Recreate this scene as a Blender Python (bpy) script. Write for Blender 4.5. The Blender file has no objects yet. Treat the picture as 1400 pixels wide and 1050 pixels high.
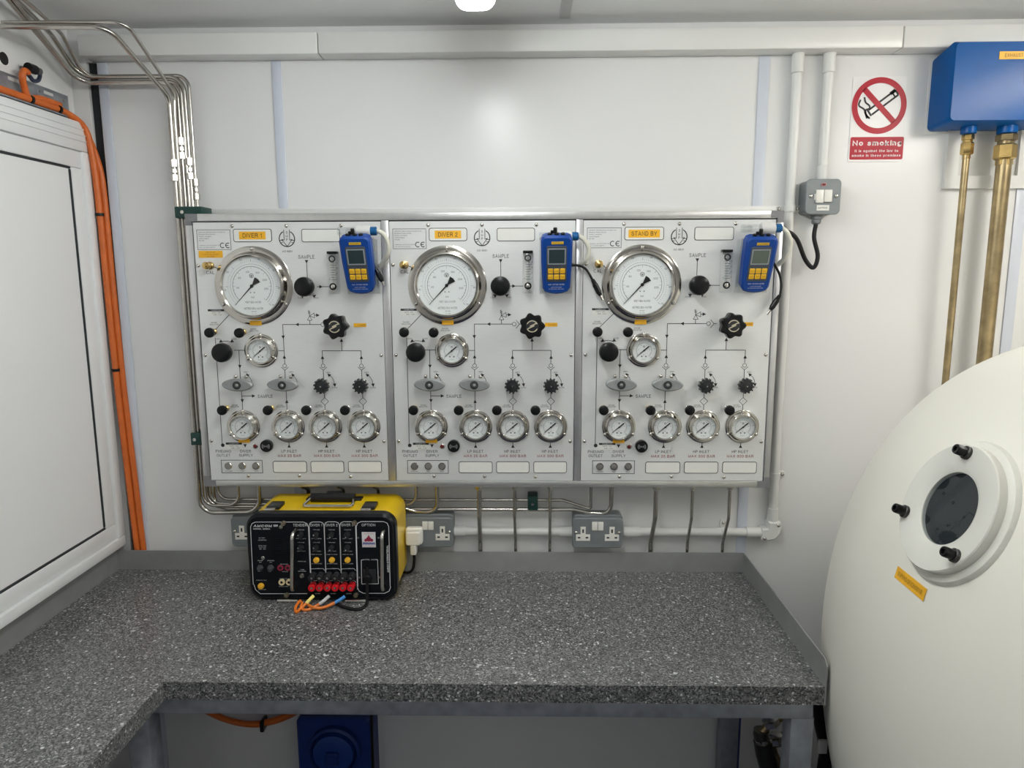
import bpy, bmesh, math, random
import numpy as np
from mathutils import Vector, Matrix
random.seed(7)
PI = math.pi
sc = bpy.context.scene
COL = sc.collection

# ------------------------------------------------------------------ camera
FPX, PITCH, YAW, ROLL, CD, CH = 971.81, .1573, .0205, -.0039, 2.03, 1.7944
_cy, _sy = math.cos(YAW), math.sin(YAW)
FW = np.array([-_sy*math.cos(PITCH), _cy*math.cos(PITCH), -math.sin(PITCH)])
_rt = np.array([_cy, _sy, 0.]); _up = np.cross(_rt, FW)
RT = math.cos(ROLL)*_rt + math.sin(ROLL)*_up
UP = -math.sin(ROLL)*_rt + math.cos(ROLL)*_up
CAM = np.array([0., -CD, CH])
cam_d = bpy.data.cameras.new('camera'); cam_d.sensor_width = 36; cam_d.lens = FPX*36/1400
cam_d.clip_start = .02
cam = bpy.data.objects.new('camera', cam_d); COL.objects.link(cam)
cam.matrix_world = Matrix(((RT[0], UP[0], -FW[0], CAM[0]), (RT[1], UP[1], -FW[1], CAM[1]),
                           (RT[2], UP[2], -FW[2], CAM[2]), (0, 0, 0, 1)))
sc.camera = cam
# ------------------------------------------------------------------ world, exposure
w = bpy.data.worlds.new('world'); sc.world = w; w.use_nodes = True
w.node_tree.nodes['Background'].inputs[0].default_value = (.6, .65, .7, 1)
w.node_tree.nodes['Background'].inputs[1].default_value = .05
vs = sc.view_settings
vs.view_transform = 'Standard'; vs.look = 'None'; vs.exposure = 0.0; vs.gamma = 1.0; vs.use_curve_mapping = False
try:
    sc.cycles.use_denoising = True; sc.cycles.max_bounces = 10; sc.cycles.transparent_max_bounces = 16
    sc.cycles.sample_clamp_indirect = 6
except Exception: pass
LAMP, LAMP_R, LAMP_FILL = 26.0, 34.0, 10.0                      # emission of the ceiling battens; the last is for the added fill row
LAMP_COL = (.97, 1.0, .985)       # row over the panels
LAMP_COL2 = (1.0, .955, .88)        # warmer row over the chamber

def ray(px, py): return FW + RT*((px-700)/FPX) + UP*((525-py)/FPX)
def _on(ax, v, px, py):
    d = ray(px, py); t = (v-CAM[ax])/d[ax]; return CAM + d*t
def at_y(px, py, Y): return _on(1, Y, px, py)       # measured point of the wall-parallel plane at depth Y
def at_z(px, py, Z): return _on(2, Z, px, py)
def at_x(px, py, X): return _on(0, X, px, py)

# ------------------------------------------------------------------ materials
MATS = {}
def mat(name, col, rough=.5, metal=0., bump=0., bscale=200., var=0., vscale=20., spec=.5, coat=0., emit=None, es=0., aniso=None):
    if name in MATS: return MATS[name]
    m = bpy.data.materials.new(name); m.use_nodes = True; nt = m.node_tree; N = nt.nodes; L = nt.links
    b = N['Principled BSDF']
    b.inputs['Base Color'].default_value = (*col, 1); b.inputs['Roughness'].default_value = rough
    b.inputs['Metallic'].default_value = metal; b.inputs['Specular IOR Level'].default_value = spec
    if coat: b.inputs['Coat Weight'].default_value = coat; b.inputs['Coat Roughness'].default_value = .08
    if emit: b.inputs['Emission Color'].default_value = (*emit, 1); b.inputs['Emission Strength'].default_value = es
    if var or bump:
        tc = N.new('ShaderNodeTexCoord'); src = tc.outputs['Object']
        if aniso:
            mp = N.new('ShaderNodeMapping'); mp.inputs['Scale'].default_value = aniso
            L.new(src, mp.inputs['Vector']); src = mp.outputs['Vector']
    if var:
        n = N.new('ShaderNodeTexNoise'); n.inputs['Scale'].default_value = vscale; n.inputs['Detail'].default_value = 4
        L.new(src, n.inputs['Vector'])
        r = N.new('ShaderNodeMapRange'); r.inputs[1].default_value = .3; r.inputs[2].default_value = .7
        r.inputs[3].default_value = 1-var; r.inputs[4].default_value = 1+var
        L.new(n.outputs['Fac'], r.inputs[0])
        mx = N.new('ShaderNodeVectorMath'); mx.operation = 'SCALE'; mx.inputs[0].default_value = col
        L.new(r.outputs[0], mx.inputs['Scale']); L.new(mx.outputs[0], b.inputs['Base Color'])
    if bump:
        n2 = N.new('ShaderNodeTexNoise'); n2.inputs['Scale'].default_value = bscale; n2.inputs['Detail'].default_value = 3
        L.new(src, n2.inputs['Vector'])
        bp = N.new('ShaderNodeBump'); bp.inputs['Strength'].default_value = bump; bp.inputs['Distance'].default_value = .002
        L.new(n2.outputs['Fac'], bp.inputs['Height']); L.new(bp.outputs[0], b.inputs['Normal'])
    MATS[name] = m; return m

def clear_mat(name, tint, fac, rough=.05):
    m = bpy.data.materials.new(name); m.use_nodes = True; nt = m.node_tree; N = nt.nodes; L = nt.links
    N.remove(N['Principled BSDF']); out = N['Material Output']
    t = N.new('ShaderNodeBsdfTransparent'); t.inputs[0].default_value = (*tint, 1)
    g = N.new('ShaderNodeBsdfGlossy'); g.inputs['Roughness'].default_value = rough
    mx = N.new('ShaderNodeMixShader'); mx.inputs[0].default_value = fac
    L.new(t.outputs[0], mx.inputs[1]); L.new(g.outputs[0], mx.inputs[2]); L.new(mx.outputs[0], out.inputs[0])
    MATS[name] = m; return m

WALL = mat('white_wall_panel', (.765, .77, .765), .25, 0, .04, 6., .012, 2., spec=.45)
WALL2 = mat('white_wall_side', (.78, .78, .77), .35, 0, .03, 8., .015, 2.)
CEIL = mat('ceiling_panel', (.80, .81, .81), .45, 0, .03, 5., .02, 2.)
STRIP = mat('pale_blue_cover_strip', (.60, .64, .72), .35, 0, 0, 1, .02, 8.)
PVC = mat('white_pvc', (.73, .735, .715), .32, 0, 0, 1, .015, 10.)
UPVC = mat('white_upvc', (.86, .87, .87), .3, 0, 0, 1, .01, 6.)
DARKGAP = mat('dark_gasket', (.018, .022, .026), .7, 0, 0, 1, .2, 20.)
FLOORM = mat('grey_floor', (.035, .04, .085), .6, 0, .2, 60., .15, 8.)
PLATE = mat('satin_panel', (.79, .80, .795), .38, .35, .02, 900., .02, 30., aniso=(1, 1, 12))
ALU = mat('aluminium_profile', (.62, .62, .61), .33, .85, .03, 60., .05, 40., aniso=(1, 1, 1))
MULL = mat('aluminium_mullion', (.66, .66, .67), .3, .8, .03, 60., .04, 40.)
CORNER = mat('grey_plastic_corner', (.20, .20, .21), .5, 0, 0, 1, .05, 80.)
CHROME = mat('polished_stainless', (.53, .51, .47), .13, 1., 0, 1, .03, 30.)
STEEL = mat('brushed_steel', (.60, .58, .54), .22, 1., .02, 300., .06, 60.)
TUBE = mat('stainless_tube', (.50, .48, .44), .24, 1., .02, 200., .1, 30.)
UPST = mat('grey_steel_upstand', (.34, .345, .34), .36, .4, .03, 120., .08, 14.)
GALV = mat('galvanised_steel', (.36, .385, .42), .45, .6, .05, 60., .18, 30.)
BLACK = mat('black_plastic', (.006, .0065, .007), .3, 0, 0, 1, .1, 60., spec=.28)
RUBBER = mat('black_rubber', (.007, .007, .008), .5, 0, .05, 200., .1, 60., spec=.3)
INK = mat('black_print', (.02, .02, .022), .6)
INKRED = mat('red_print', (.30, .035, .035), .6)
INKW = mat('white_print', (.72, .73, .74), .5)
WHITEP = mat('white_plate', (.80, .80, .76), .4, 0, 0, 1, .01, 30.)
DIAL = mat('dial_white', (.80, .83, .83), .45)
DIALINK = mat('dial_grey_print', (.12, .13, .14), .6)
YLAB = mat('yellow_label', (.86, .45, .02), .45, 0, 0, 1, .03, 80.)
BRASS = mat('brass', (.62, .44, .17), .25, 1., .03, 120., .12, 60.)
BRASSD = mat('aged_brass', (.36, .28, .155), .33, .9, .06, 60., .30, 25.)
CAST = mat('grey_cast_handle', (.30, .315, .315), .42, .35, .08, 300., .08, 60.)
GEARM = mat('black_gear_knob', (.013, .015, .017), .42, 0, .05, 200., .1, 60.)
BLUE = mat('blue_meter_case', (.004, .05, .27), .45, 0, .02, 600., .05, 40., spec=.3)
BLUEC = mat('blue_tube_nut', (.006, .09, .25), .4, spec=.3)
GREYF = mat('slate_keypad', (.055, .065, .085), .5)
LCD = mat('lcd_dark', (.026, .045, .05), .5, spec=.2)
LCD3 = mat('lcd_grey_green', (.115, .14, .115), .5, spec=.2)
LCDF = mat('lcd_frame', (.26, .29, .31), .4)
KEY = mat('yellow_key', (.80, .46, .02), .5)
KEYINK = mat('key_brown_print', (.30, .15, .01), .6)
CLEAR = clear_mat('clear_acrylic', (.95, .96, .96), .12, .12)
GLASS = clear_mat('gauge_glass', (.985, .99, .99), .035, .02)
HOSEW = mat('milky_hose', (.68, .67, .58), .4)
CONY = mat('yellow_case', (.78, .52, .006), .3, 0, .03, 500., .03, 20., coat=.2)
CONB = mat('black_console_face', (.004, .0055, .008), .34, 0, .02, 700., .1, 60., spec=.22)
REDP = mat('red_binding_post', (.62, .012, .018), .25)
BTN = mat('amber_button', (.86, .46, .03), .35)
CREAM = mat('cream_ring', (.80, .66, .38), .4)
ORANGE = mat('orange_cable', (.62, .135, .02), .45, 0, .02, 200., .06, 40.)
ORANGE2 = mat('orange_lead', (.74, .19, .02), .4)
YELT = mat('pale_yellow_sleeve', (.86, .76, .20), .4)
GREYT = mat('grey_sleeve', (.50, .52, .53), .4)
BLUET = mat('blue_sleeve', (.04, .22, .55), .4)
SOCK = mat('grey_socket_metal', (.20, .22, .23), .42, .25, .03, 300., .04, 40.)
SOCKW = mat('white_moulding', (.78, .77, .72), .35)
SLOT = mat('socket_slot', (.01, .01, .01), .6)
GREEN = mat('dark_green_clamp', (.006, .045, .036), .45, 0, .05, 200., .1, 60.)
BLUEBOX = mat('blue_painted_box', (.003, .08, .29), .25, 0, .14, 60., .05, 12., spec=.16)
BLUEDARK = mat('deep_blue_plastic', (.008, .035, .20), .45, 0, 0, 1, .05, 20.)
BLUECOL = mat('slate_blue_post', (.05, .075, .22), .55, 0, 0, 1, .08, 20.)
CHAM = mat('cream_gloss_paint', (.86, .84, .755), .34, 0, .10, 4.5, .012, 3.)
VPW = mat('acrylic_retainer_ring', (.72, .71, .65), .25, 0, .05, 30., .02, 12.)
DARKIN = mat('dark_viewport', (.012, .016, .02), .2, 0, 0, 1, .3, 9.)
SIGNR = mat('sign_red', (.40, .006, .022), .35, spec=.25)
SIGNW = mat('sign_white', (.78, .77, .77), .3)
LEDR = mat('red_led', (.12, .006, .01), .2)
LAMPM = mat('lamp_diffuser', (.9, .9, .9), .4, emit=LAMP_COL, es=LAMP)
LAMPM2 = mat('warm_lamp_diffuser', (.9, .9, .9), .4, emit=LAMP_COL2, es=LAMP_R)
LAMPM_FILL = mat('fill_lamp_diffuser', (.9, .9, .9), .4, emit=(1.0, .995, .96), es=LAMP_FILL)  # for the unseen battens added as frontal fill
LAMPE = mat('lamp_end_cap', (.9, .9, .9), .4, emit=LAMP_COL, es=2.5)
LAMPH = mat('lamp_housing', (.75, .75, .75), .4)
PINK = mat('pink_print', (.60, .30, .33), .5)
NAVY = mat('navy_print', (.03, .05, .28), .5)
CRIM = mat('crimson_print', (.36, .02, .06), .5)

def worktop_mat():
    m = bpy.data.materials.new('speckled_worktop'); m.use_nodes = True; nt = m.node_tree; N = nt.nodes; L = nt.links
    b = N['Principled BSDF']; b.inputs['Roughness'].default_value = .34
    tc = N.new('ShaderNodeTexCoord')
    def vor(scale, thr_hi):
        v = N.new('ShaderNodeTexVoronoi'); v.inputs['Scale'].default_value = scale; L.new(tc.outputs['Object'], v.inputs['Vector'])
        s = N.new('ShaderNodeSeparateColor'); L.new(v.outputs['Color'], s.inputs[0]); return s.outputs[0]
    r = N.new('ShaderNodeValToRGB'); r.color_ramp.interpolation = 'CONSTANT'
    e = r.color_ramp.elements; e[0].position = 0; e[0].color = (.034, .036, .038, 1)
    e[1].position = .24; e[1].color = (.10, .103, .105, 1)
    for p, c in ((.50, .155), (.76, .235), (.93, .40)):
        x = r.color_ramp.elements.new(p); x.color = (c, c*1.0, c*.99, 1)
    L.new(vor(330, 0), r.inputs[0])
    r2 = N.new('ShaderNodeValToRGB'); r2.color_ramp.interpolation = 'CONSTANT'
    e = r2.color_ramp.elements; e[0].position = 0; e[0].color = (0, 0, 0, 1); e[1].position = .982; e[1].color = (1, 1, 1, 1)
    L.new(vor(210, 0), r2.inputs[0])
    mx = N.new('ShaderNodeMix'); mx.data_type = 'RGBA'
    L.new(r2.outputs[0], mx.inputs[0]); L.new(r.outputs[0], mx.inputs[6]); mx.inputs[7].default_value = (.62, .63, .63, 1)
    L.new(mx.outputs[2], b.inputs['Base Color'])
    bp = N.new('ShaderNodeBump'); bp.inputs['Strength'].default_value = .12; bp.inputs['Distance'].default_value = .001
    L.new(r.outputs[0], bp.inputs['Height']); L.new(bp.outputs[0], b.inputs['Normal'])
    return m
WORKTOP = worktop_mat()

# ------------------------------------------------------------------ mesh building
def V(*a): return np.array(a, float)
def unit(v): return v/ (np.linalg.norm(v)+1e-12)
def basis(axis):
    a = unit(np.array(axis, float))
    h = V(0, 0, 1) if abs(a[2]) < .9 else V(1, 0, 0)
    u = unit(np.cross(h, a)); v = np.cross(a, u); return a, u, v

class MB:
    def __init__(s): s.v = []; s.f = []; s.M = None
    def add(s, vs, fs):
        o = len(s.v)
        for p in vs:
            p = np.array(p, float)
            if s.M is not None: p = s.M[:3, :3] @ p + s.M[:3, 3]
            s.v.append(p)
        s.f += [tuple(i+o for i in f) for f in fs]
    def box(s, x0, x1, y0, y1, z0, z1, bev=0.):
        if bev <= 0:
            s.add([(x0,y0,z0),(x1,y0,z0),(x1,y1,z0),(x0,y1,z0),(x0,y0,z1),(x1,y0,z1),(x1,y1,z1),(x0,y1,z1)],
                  [(0,3,2,1),(4,5,6,7),(0,1,5,4),(1,2,6,5),(2,3,7,6),(3,0,4,7)]); return
        bm = bmesh.new(); bmesh.ops.create_cube(bm, size=1)
        for q in bm.verts: q.co = Vector(((x0+x1)/2+q.co.x*(x1-x0), (y0+y1)/2+q.co.y*(y1-y0), (z0+z1)/2+q.co.z*(z1-z0)))
        bmesh.ops.bevel(bm, geom=list(bm.edges), offset=min(bev, .49*min(x1-x0, y1-y0, z1-z0)), segments=2, profile=.5, affect='EDGES')
        bm.verts.index_update()
        s.add([tuple(q.co) for q in bm.verts], [tuple(q.index for q in f.verts) for f in bm.faces]); bm.free()
    def prism(s, outline, yf, yb, bev=0.):
        """outline: list of (x,z), counter-clockwise seen from the front (-Y). Front at yf, back at yb."""
        n = len(outline); c = np.mean(np.array(outline), 0)
        rings = []
        if bev > 0:
            o = np.array(outline); ins = []
            for i in range(n):
                a, b, d = o[i-1], o[i], o[(i+1) % n]
                n1 = unit(V(-(b-a)[1], (b-a)[0])); n2 = unit(V(-(d-b)[1], (d-b)[0])); m = unit(n1+n2)
                ins.append(b + m*bev/max(.5, float(m@n1)))
            rings.append([(p[0], yf, p[1]) for p in ins]); rings.append([(p[0], yf+bev, p[1]) for p in outline])
        else: rings.append([(p[0], yf, p[1]) for p in outline])
        rings.append([(p[0], yb, p[1]) for p in outline])
        vs = [p for r in rings for p in r]; fs = [tuple(range(n))]
        for k in range(len(rings)-1):
            for i in range(n):
                j = (i+1) % n; fs.append((k*n+i, (k+1)*n+i, (k+1)*n+j, k*n+j))
        fs.append(tuple(reversed(range((len(rings)-1)*n, len(rings)*n))))
        s.add(vs, fs)
    def rrect(s, x0, x1, z0, z1, yf, yb, r=0., bev=0., n=5):
        s.prism(rr(x0, x1, z0, z1, r, n), yf, yb, bev)
    def frame(s, x0, x1, z0, z1, t, yf, yb, r=0., n=5):
        """rounded rectangular outline of width t"""
        a = rr(x0, x1, z0, z1, r, n); b = rr(x0+t, x1-t, z0+t, z1-t, max(r-t, .0002) if r else 0, n)
        m = len(a); vs = [(p[0], yf, p[1]) for p in a]+[(p[0], yf, p[1]) for p in b]+[(p[0], yb, p[1]) for p in a]+[(p[0], yb, p[1]) for p in b]
        fs = []
        for i in range(m):
            j = (i+1) % m
            fs += [(i, j, m+j, m+i), (i, 2*m+i, 2*m+j, j), (m+i, m+j, 3*m+j, 3*m+i), (2*m+i, 3*m+i, 3*m+j, 2*m+j)]
        s.add(vs, fs)
    def lathe(s, c, prof, axis=(0, -1, 0), n=32, cap0=False, cap1=True):
        """prof: [(r, t)] with t along axis"""
        a, u, v = basis(axis); c = np.array(c, float); vs = []; fs = []
        for r, t in prof:
            for i in range(n):
                an = 2*PI*i/n; vs.append(c + a*t + (u*math.cos(an)+v*math.sin(an))*r)
        for k in range(len(prof)-1):
            for i in range(n):
                j = (i+1) % n; fs.append((k*n+i, k*n+j, (k+1)*n+j, (k+1)*n+i))
        if cap1: fs.append(tuple(range((len(prof)-1)*n, len(prof)*n)))
        if cap0: fs.append(tuple(reversed(range(n))))
        s.add(vs, fs)
    def cyl(s, p, q, r, n=16, r2=None):
        p = np.array(p, float); q = np.array(q, float); L = np.linalg.norm(q-p)
        s.lathe(p, [(r, 0), (r if r2 is None else r2, L)], q-p, n, True, True)
    def tube(s, pts, r, n=10, fil=0., seg=6):
        pts = [np.array(p, float) for p in pts]
        if fil > 0:
            out = [pts[0]]
            for i in range(1, len(pts)-1):
                a, b, c = pts[i-1], pts[i], pts[i+1]
                d1, d2 = a-b, c-b; l1, l2 = np.linalg.norm(d1), np.linalg.norm(d2)
                d1, d2 = d1/l1, d2/l2
                ang = math.acos(max(-1, min(1, float(d1@d2))))
                if ang > PI-.02: out.append(b); continue
                t = min(fil/math.tan(ang/2), l1*.48, l2*.48); rad = t*math.tan(ang/2)
                cen = b + unit(d1+d2)*(rad/math.sin(ang/2))
                p0, p1 = b+d1*t-cen, b+d2*t-cen; sw = PI-ang
                for k in range(seg+1):
                    f = k/seg; out.append(cen+(p0*math.sin((1-f)*sw)+p1*math.sin(f*sw))/math.sin(sw))
            out.append(pts[-1]); pts = out
        T = [unit(pts[min(i+1, len(pts)-1)]-pts[max(i-1, 0)]) for i in range(len(pts))]
        _, u, _ = basis(T[0]); vs = []; fs = []
        for i, p in enumerate(pts):
            u = unit(u-T[i]*(u@T[i])); w_ = np.cross(T[i], u)
            for k in range(n):
                an = 2*PI*k/n; vs.append(p+(u*math.cos(an)+w_*math.sin(an))*r)
        for i in range(len(pts)-1):
            for k in range(n):
                j = (k+1) % n; fs.append((i*n+k, i*n+j, (i+1)*n+j, (i+1)*n+k))
        fs.append(tuple(reversed(range(n)))); fs.append(tuple(range((len(pts)-1)*n, len(pts)*n)))
        s.add(vs, fs)
    # flat print facing -Y
    def seg(s, a, b, t, y):
        a = np.array(a, float); b = np.array(b, float); d = unit(b-a); nn = V(-d[1], d[0])*t/2
        P = [a-nn, b-nn, b+nn, a+nn]; s.add([(p[0], y, p[1]) for p in P], [(0, 1, 2, 3)])
    def path(s, pts, t, y):
        for a, b in zip(pts, pts[1:]): s.seg(a, b, t, y)
    def poly(s, pts, y): s.add([(p[0], y, p[1]) for p in pts], [tuple(range(len(pts)))])
    def tri(s, c, dirn, l, y, w_=None):
        d = unit(np.array(dirn, float)); nn = V(-d[1], d[0]); c = np.array(c, float); w_ = w_ or l*.5
        s.poly([c+d*l/2, c-d*l/2+nn*w_, c-d*l/2-nn*w_], y)
    def arc(s, c, r, t, a0, a1, y, n=24):
        vs = []; fs = []
        for i in range(n+1):
            a = math.radians(a0+(a1-a0)*i/n)
            for q in (r-t/2, r+t/2): vs.append((c[0]+q*math.cos(a), y, c[1]+q*math.sin(a)))
        for i in range(n): fs.append((2*i, 2*i+1, 2*i+3, 2*i+2))
        s.add(vs, fs)
    def disc(s, c, r, y, n=24): s.poly([(c[0]+r*math.cos(2*PI*i/n), c[1]+r*math.sin(2*PI*i/n)) for i in range(n)], y)
    def text(s, t, c, cap, y=0., wd=None, al='c', o=None, ux=(1, 0, 0), uy=(0, 0, 1), sh=0., bold=0.):
        """c=(x,z): centre (or left/right middle) of the line; cap = capital height"""
        vs, fs, x0, x1 = glyphs(t, bold)
        k = cap/CAPH; kx = k if wd is None else wd/max(x1-x0, 1e-6)
        off = -(x0+x1)/2 if al == 'c' else (-x0 if al == 'l' else -x1)
        if o is None: o = V(c[0], y, c[1])
        ux = np.array(ux, float); uy = np.array(uy, float)
        s.add([o + ux*((x+off)*kx + sh*(yy*k-cap/2)) + uy*(yy*k-cap/2) for x, yy in vs], fs)
    def mesh(s, name, off=(0, 0, 0), ang=35):
        me = bpy.data.meshes.new(name); o = np.array(off, float)
        me.from_pydata([tuple(p-o) for p in s.v], [], s.f)
        me.validate()
        me.polygons.foreach_set('use_smooth', [True]*len(me.polygons))
        me.set_sharp_from_angle(angle=math.radians(ang)); me.update(); return me

def rr(x0, x1, z0, z1, r, n=5):
    if r <= 0: return [(x0, z0), (x1, z0), (x1, z1), (x0, z1)]
    out = []
    for cx, cz, a in ((x1-r, z0+r, -90), (x1-r, z1-r, 0), (x0+r, z1-r, 90), (x0+r, z0+r, 180)):
        for i in range(n+1):
            an = math.radians(a+90*i/n); out.append((cx+r*math.cos(an), cz+r*math.sin(an)))
    return out

def _el(cx, cy, rx, ry, a0, a1, n=14): return [(cx+rx*math.cos(math.radians(a0+(a1-a0)*i/n)), cy+ry*math.sin(math.radians(a0+(a1-a0)*i/n))) for i in range(n+1)]
X_ = .72
GL = {
 'A': (.72, [[(0,0),(.36,1),(.72,0)], [(.12,.33),(.60,.33)]]), 'B': (.64, [[(0,.53),(0,1),(.36,1)]+_el(.36,.765,.22,.235,90,-90,7)+[(0,.53),(0,0),(.38,0)]+_el(.38,.265,.26,.265,-90,90,7)]),
 'C': (.72, [_el(.38,.5,.38,.5,42,318)]), 'D': (.68, [[(.30,0),(0,0),(0,1),(.30,1)]+_el(.30,.5,.38,.5,90,-90)]), 'E': (.57, [[(.57,1),(0,1),(0,0),(.58,0)], [(0,.53),(.52,.53)]]),
 'F': (.54, [[(.54,1),(0,1),(0,0)], [(0,.52),(.48,.52)]]), 'G': (.76, [_el(.39,.5,.39,.5,42,335)+[(.76,.46),(.42,.46)], [(.76,.46),(.76,0)]]), 'H': (.66, [[(0,0),(0,1)], [(.66,0),(.66,1)], [(0,.53),(.66,.53)]]),
 'I': (.02, [[(.01,0),(.01,1)]]), 'J': (.48, [[(.48,1),(.48,.26)]+_el(.24,.26,.24,.26,0,-180,8)]), 'K': (.66, [[(0,0),(0,1)], [(.62,1),(0,.36)], [(.24,.58),(.66,0)]]), 'L': (.5, [[(0,1),(0,0),(.52,0)]]),
 'M': (.78, [[(0,0),(0,1),(.39,.06),(.78,1),(.78,0)]]), 'N': (.66, [[(0,0),(0,1),(.66,0),(.66,1)]]), 'O': (.78, [_el(.39,.5,.39,.5,0,360,22)]), 'P': (.6, [[(0,0),(0,1),(.34,1)]+_el(.34,.735,.27,.265,90,-90,8)+[(0,.47)]]),
 'Q': (.78, [_el(.39,.5,.39,.5,0,360,22), [(.48,.24),(.76,-.04)]]), 'R': (.66, [[(0,0),(0,1),(.36,1)]+_el(.36,.75,.26,.25,90,-90,8)+[(0,.5)], [(.38,.5),(.58,.38),(.60,.12),(.66,0)]]),
 'S': (.62, [[(.58,.78),(.50,.94),(.32,1),(.12,.95),(.04,.78),(.10,.62),(.32,.54),(.52,.46),(.61,.27),(.52,.07),(.31,0),(.09,.06),(.01,.26)]]), 'T': (.64, [[(0,1),(.64,1)], [(.32,1),(.32,0)]]), 'U': (.66, [[(0,1),(0,.32)]+_el(.33,.32,.33,.32,180,360,10)+[(.66,1)]]),
 'V': (.68, [[(0,1),(.34,0),(.68,1)]]), 'W': (.98, [[(0,1),(.25,0),(.49,1),(.73,0),(.98,1)]]), 'X': (.66, [[(0,0),(.66,1)], [(0,1),(.66,0)]]), 'Y': (.68, [[(0,1),(.34,.42),(.68,1)], [(.34,.42),(.34,0)]]), 'Z': (.6, [[(.03,1),(.6,1),(0,0),(.62,0)]]),
 '0': (.54, [_el(.27,.5,.27,.5,0,360,18)]), '1': (.28, [[(0,.74),(.18,.82),(.26,1),(.26,0)]]), '2': (.54, [[(.03,.68),(.07,.88),(.27,1),(.47,.9),(.51,.7),(.42,.5),(.12,.24),(.01,0),(.54,0)]]),
 '3': (.54, [[(.02,.74),(.1,.94),(.28,1),(.46,.9),(.47,.68),(.36,.54),(.2,.53)], [(.36,.54),(.52,.42),(.52,.16),(.4,.02),(.2,0),(.06,.08),(0,.27)]]), '4': (.56, [[(.42,0),(.42,1),(0,.3),(.56,.3)]]), '5': (.54, [[(.48,1),(.1,1),(.04,.48),(.26,.6),(.48,.52),(.54,.3),(.46,.06),(.24,0),(.06,.08),(0,.24)]]),
 '6': (.54, [[(.5,.78),(.42,.95),(.27,1),(.1,.88),(.01,.5),(.02,.25),(.12,.04),(.28,0),(.45,.06),(.53,.3),(.46,.52),(.28,.6),(.1,.52),(.02,.32)]]), '7': (.52, [[(0,1),(.52,1),(.28,.5),(.16,0)]]),
 '8': (.54, [_el(.27,.77,.21,.23,0,360,14), _el(.27,.27,.27,.27,0,360,16)]), '9': (.54, [[(.04,.22),(.12,.05),(.27,0),(.44,.12),(.53,.5),(.52,.75),(.42,.96),(.26,1),(.09,.94),(.01,.7),(.08,.48),(.26,.4),(.44,.48),(.52,.68)]]),
 'a': (.5, [_el(.25,.35,.25,.37,0,360,14), [(.5,X_),(.5,0)]]), 'b': (.52, [[(0,1),(0,0)], _el(.26,.35,.26,.37,0,360,14)]), 'c': (.48, [_el(.26,.36,.26,.36,45,315,12)]), 'd': (.52, [[(.52,1),(.52,0)], _el(.26,.35,.26,.37,0,360,14)]), 'e': (.52, [[(0,.38),(.52,.38)]+_el(.26,.36,.26,.36,0,310,14)]),
 'f': (.28, [[(.3,1),(.18,1),(.11,.88),(.11,0)], [(0,X_),(.28,X_)]]), 'g': (.5, [_el(.25,.36,.25,.36,0,360,14), [(.5,X_),(.5,-.08),(.38,-.25),(.16,-.26),(.04,-.16)]]), 'h': (.48, [[(0,1),(0,0)], [(0,.45),(.1,.66),(.28,.72),(.46,.6),(.48,.45),(.48,0)]]), 'i': (.02, [[(.01,0),(.01,X_)], [(.01,.9),(.01,1)]]),
 'j': (.1, [[(.1,X_),(.1,-.2)], [(.1,.9),(.1,1)]]), 'k': (.46, [[(0,0),(0,1)], [(.42,X_),(0,.28)], [(.16,.44),(.46,0)]]), 'l': (.02, [[(.01,0),(.01,1)]]), 'm': (.8, [[(0,0),(0,X_)], [(0,.5),(.1,.68),(.24,.72),(.38,.62),(.4,.5),(.4,0)], [(.4,.5),(.5,.68),(.64,.72),(.78,.62),(.8,.5),(.8,0)]]),
 'n': (.46, [[(0,0),(0,X_)], [(0,.48),(.1,.67),(.26,.72),(.43,.62),(.46,.45),(.46,0)]]), 'o': (.52, [_el(.26,.36,.26,.36,0,360,16)]), 'p': (.52, [[(0,X_),(0,-.26)], _el(.26,.36,.26,.36,0,360,14)]), 'r': (.3, [[(0,0),(0,X_)], [(0,.46),(.1,.68),(.3,.72)]]),
 's': (.44, [[(.41,.56),(.34,.69),(.2,.72),(.05,.65),(.05,.5),(.2,.4),(.38,.32),(.42,.17),(.34,.03),(.2,0),(.05,.05),(.01,.18)]]), 't': (.28, [[(.12,.95),(.12,.1),(.2,0),(.3,.01)], [(0,X_),(.28,X_)]]), 'u': (.46, [[(0,X_),(0,.24),(.06,.04),(.2,0),(.36,.06),(.46,.24)], [(.46,X_),(.46,0)]]),
 'v': (.46, [[(0,X_),(.23,0),(.46,X_)]]), 'w': (.7, [[(0,X_),(.18,0),(.35,X_),(.52,0),(.7,X_)]]), 'x': (.46, [[(0,0),(.46,X_)], [(0,X_),(.46,0)]]), 'y': (.46, [[(0,X_),(.23,.02)], [(.46,X_),(.18,-.2),(.04,-.26)]]), 'z': (.44, [[(0,X_),(.44,X_),(0,0),(.45,0)]]),
 ' ': (.16, []), '.': (.02, [[(.01,0),(.01,.12)]]), ',': (.04, [[(.03,.1),(0,-.14)]]), ':': (.02, [[(.01,.06),(.01,.18)], [(.01,.54),(.01,.66)]]), '-': (.3, [[(0,.38),(.3,.38)]]), '/': (.34, [[(0,0),(.34,1)]]), '+': (.5, [[(0,.4),(.5,.4)], [(.25,.15),(.25,.65)]]),
 '(': (.18, [_el(.3,.45,.3,.62,125,235,8)]), ')': (.18, [_el(-.12,.45,.3,.62,55,-55,8)]), '&': (.66, [[(.66,0),(.16,.66),(.14,.86),(.28,1),(.43,.88),(.38,.68),(.08,.4),(.02,.2),(.14,.02),(.34,.02),(.52,.2),(.6,.42)]])}
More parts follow.
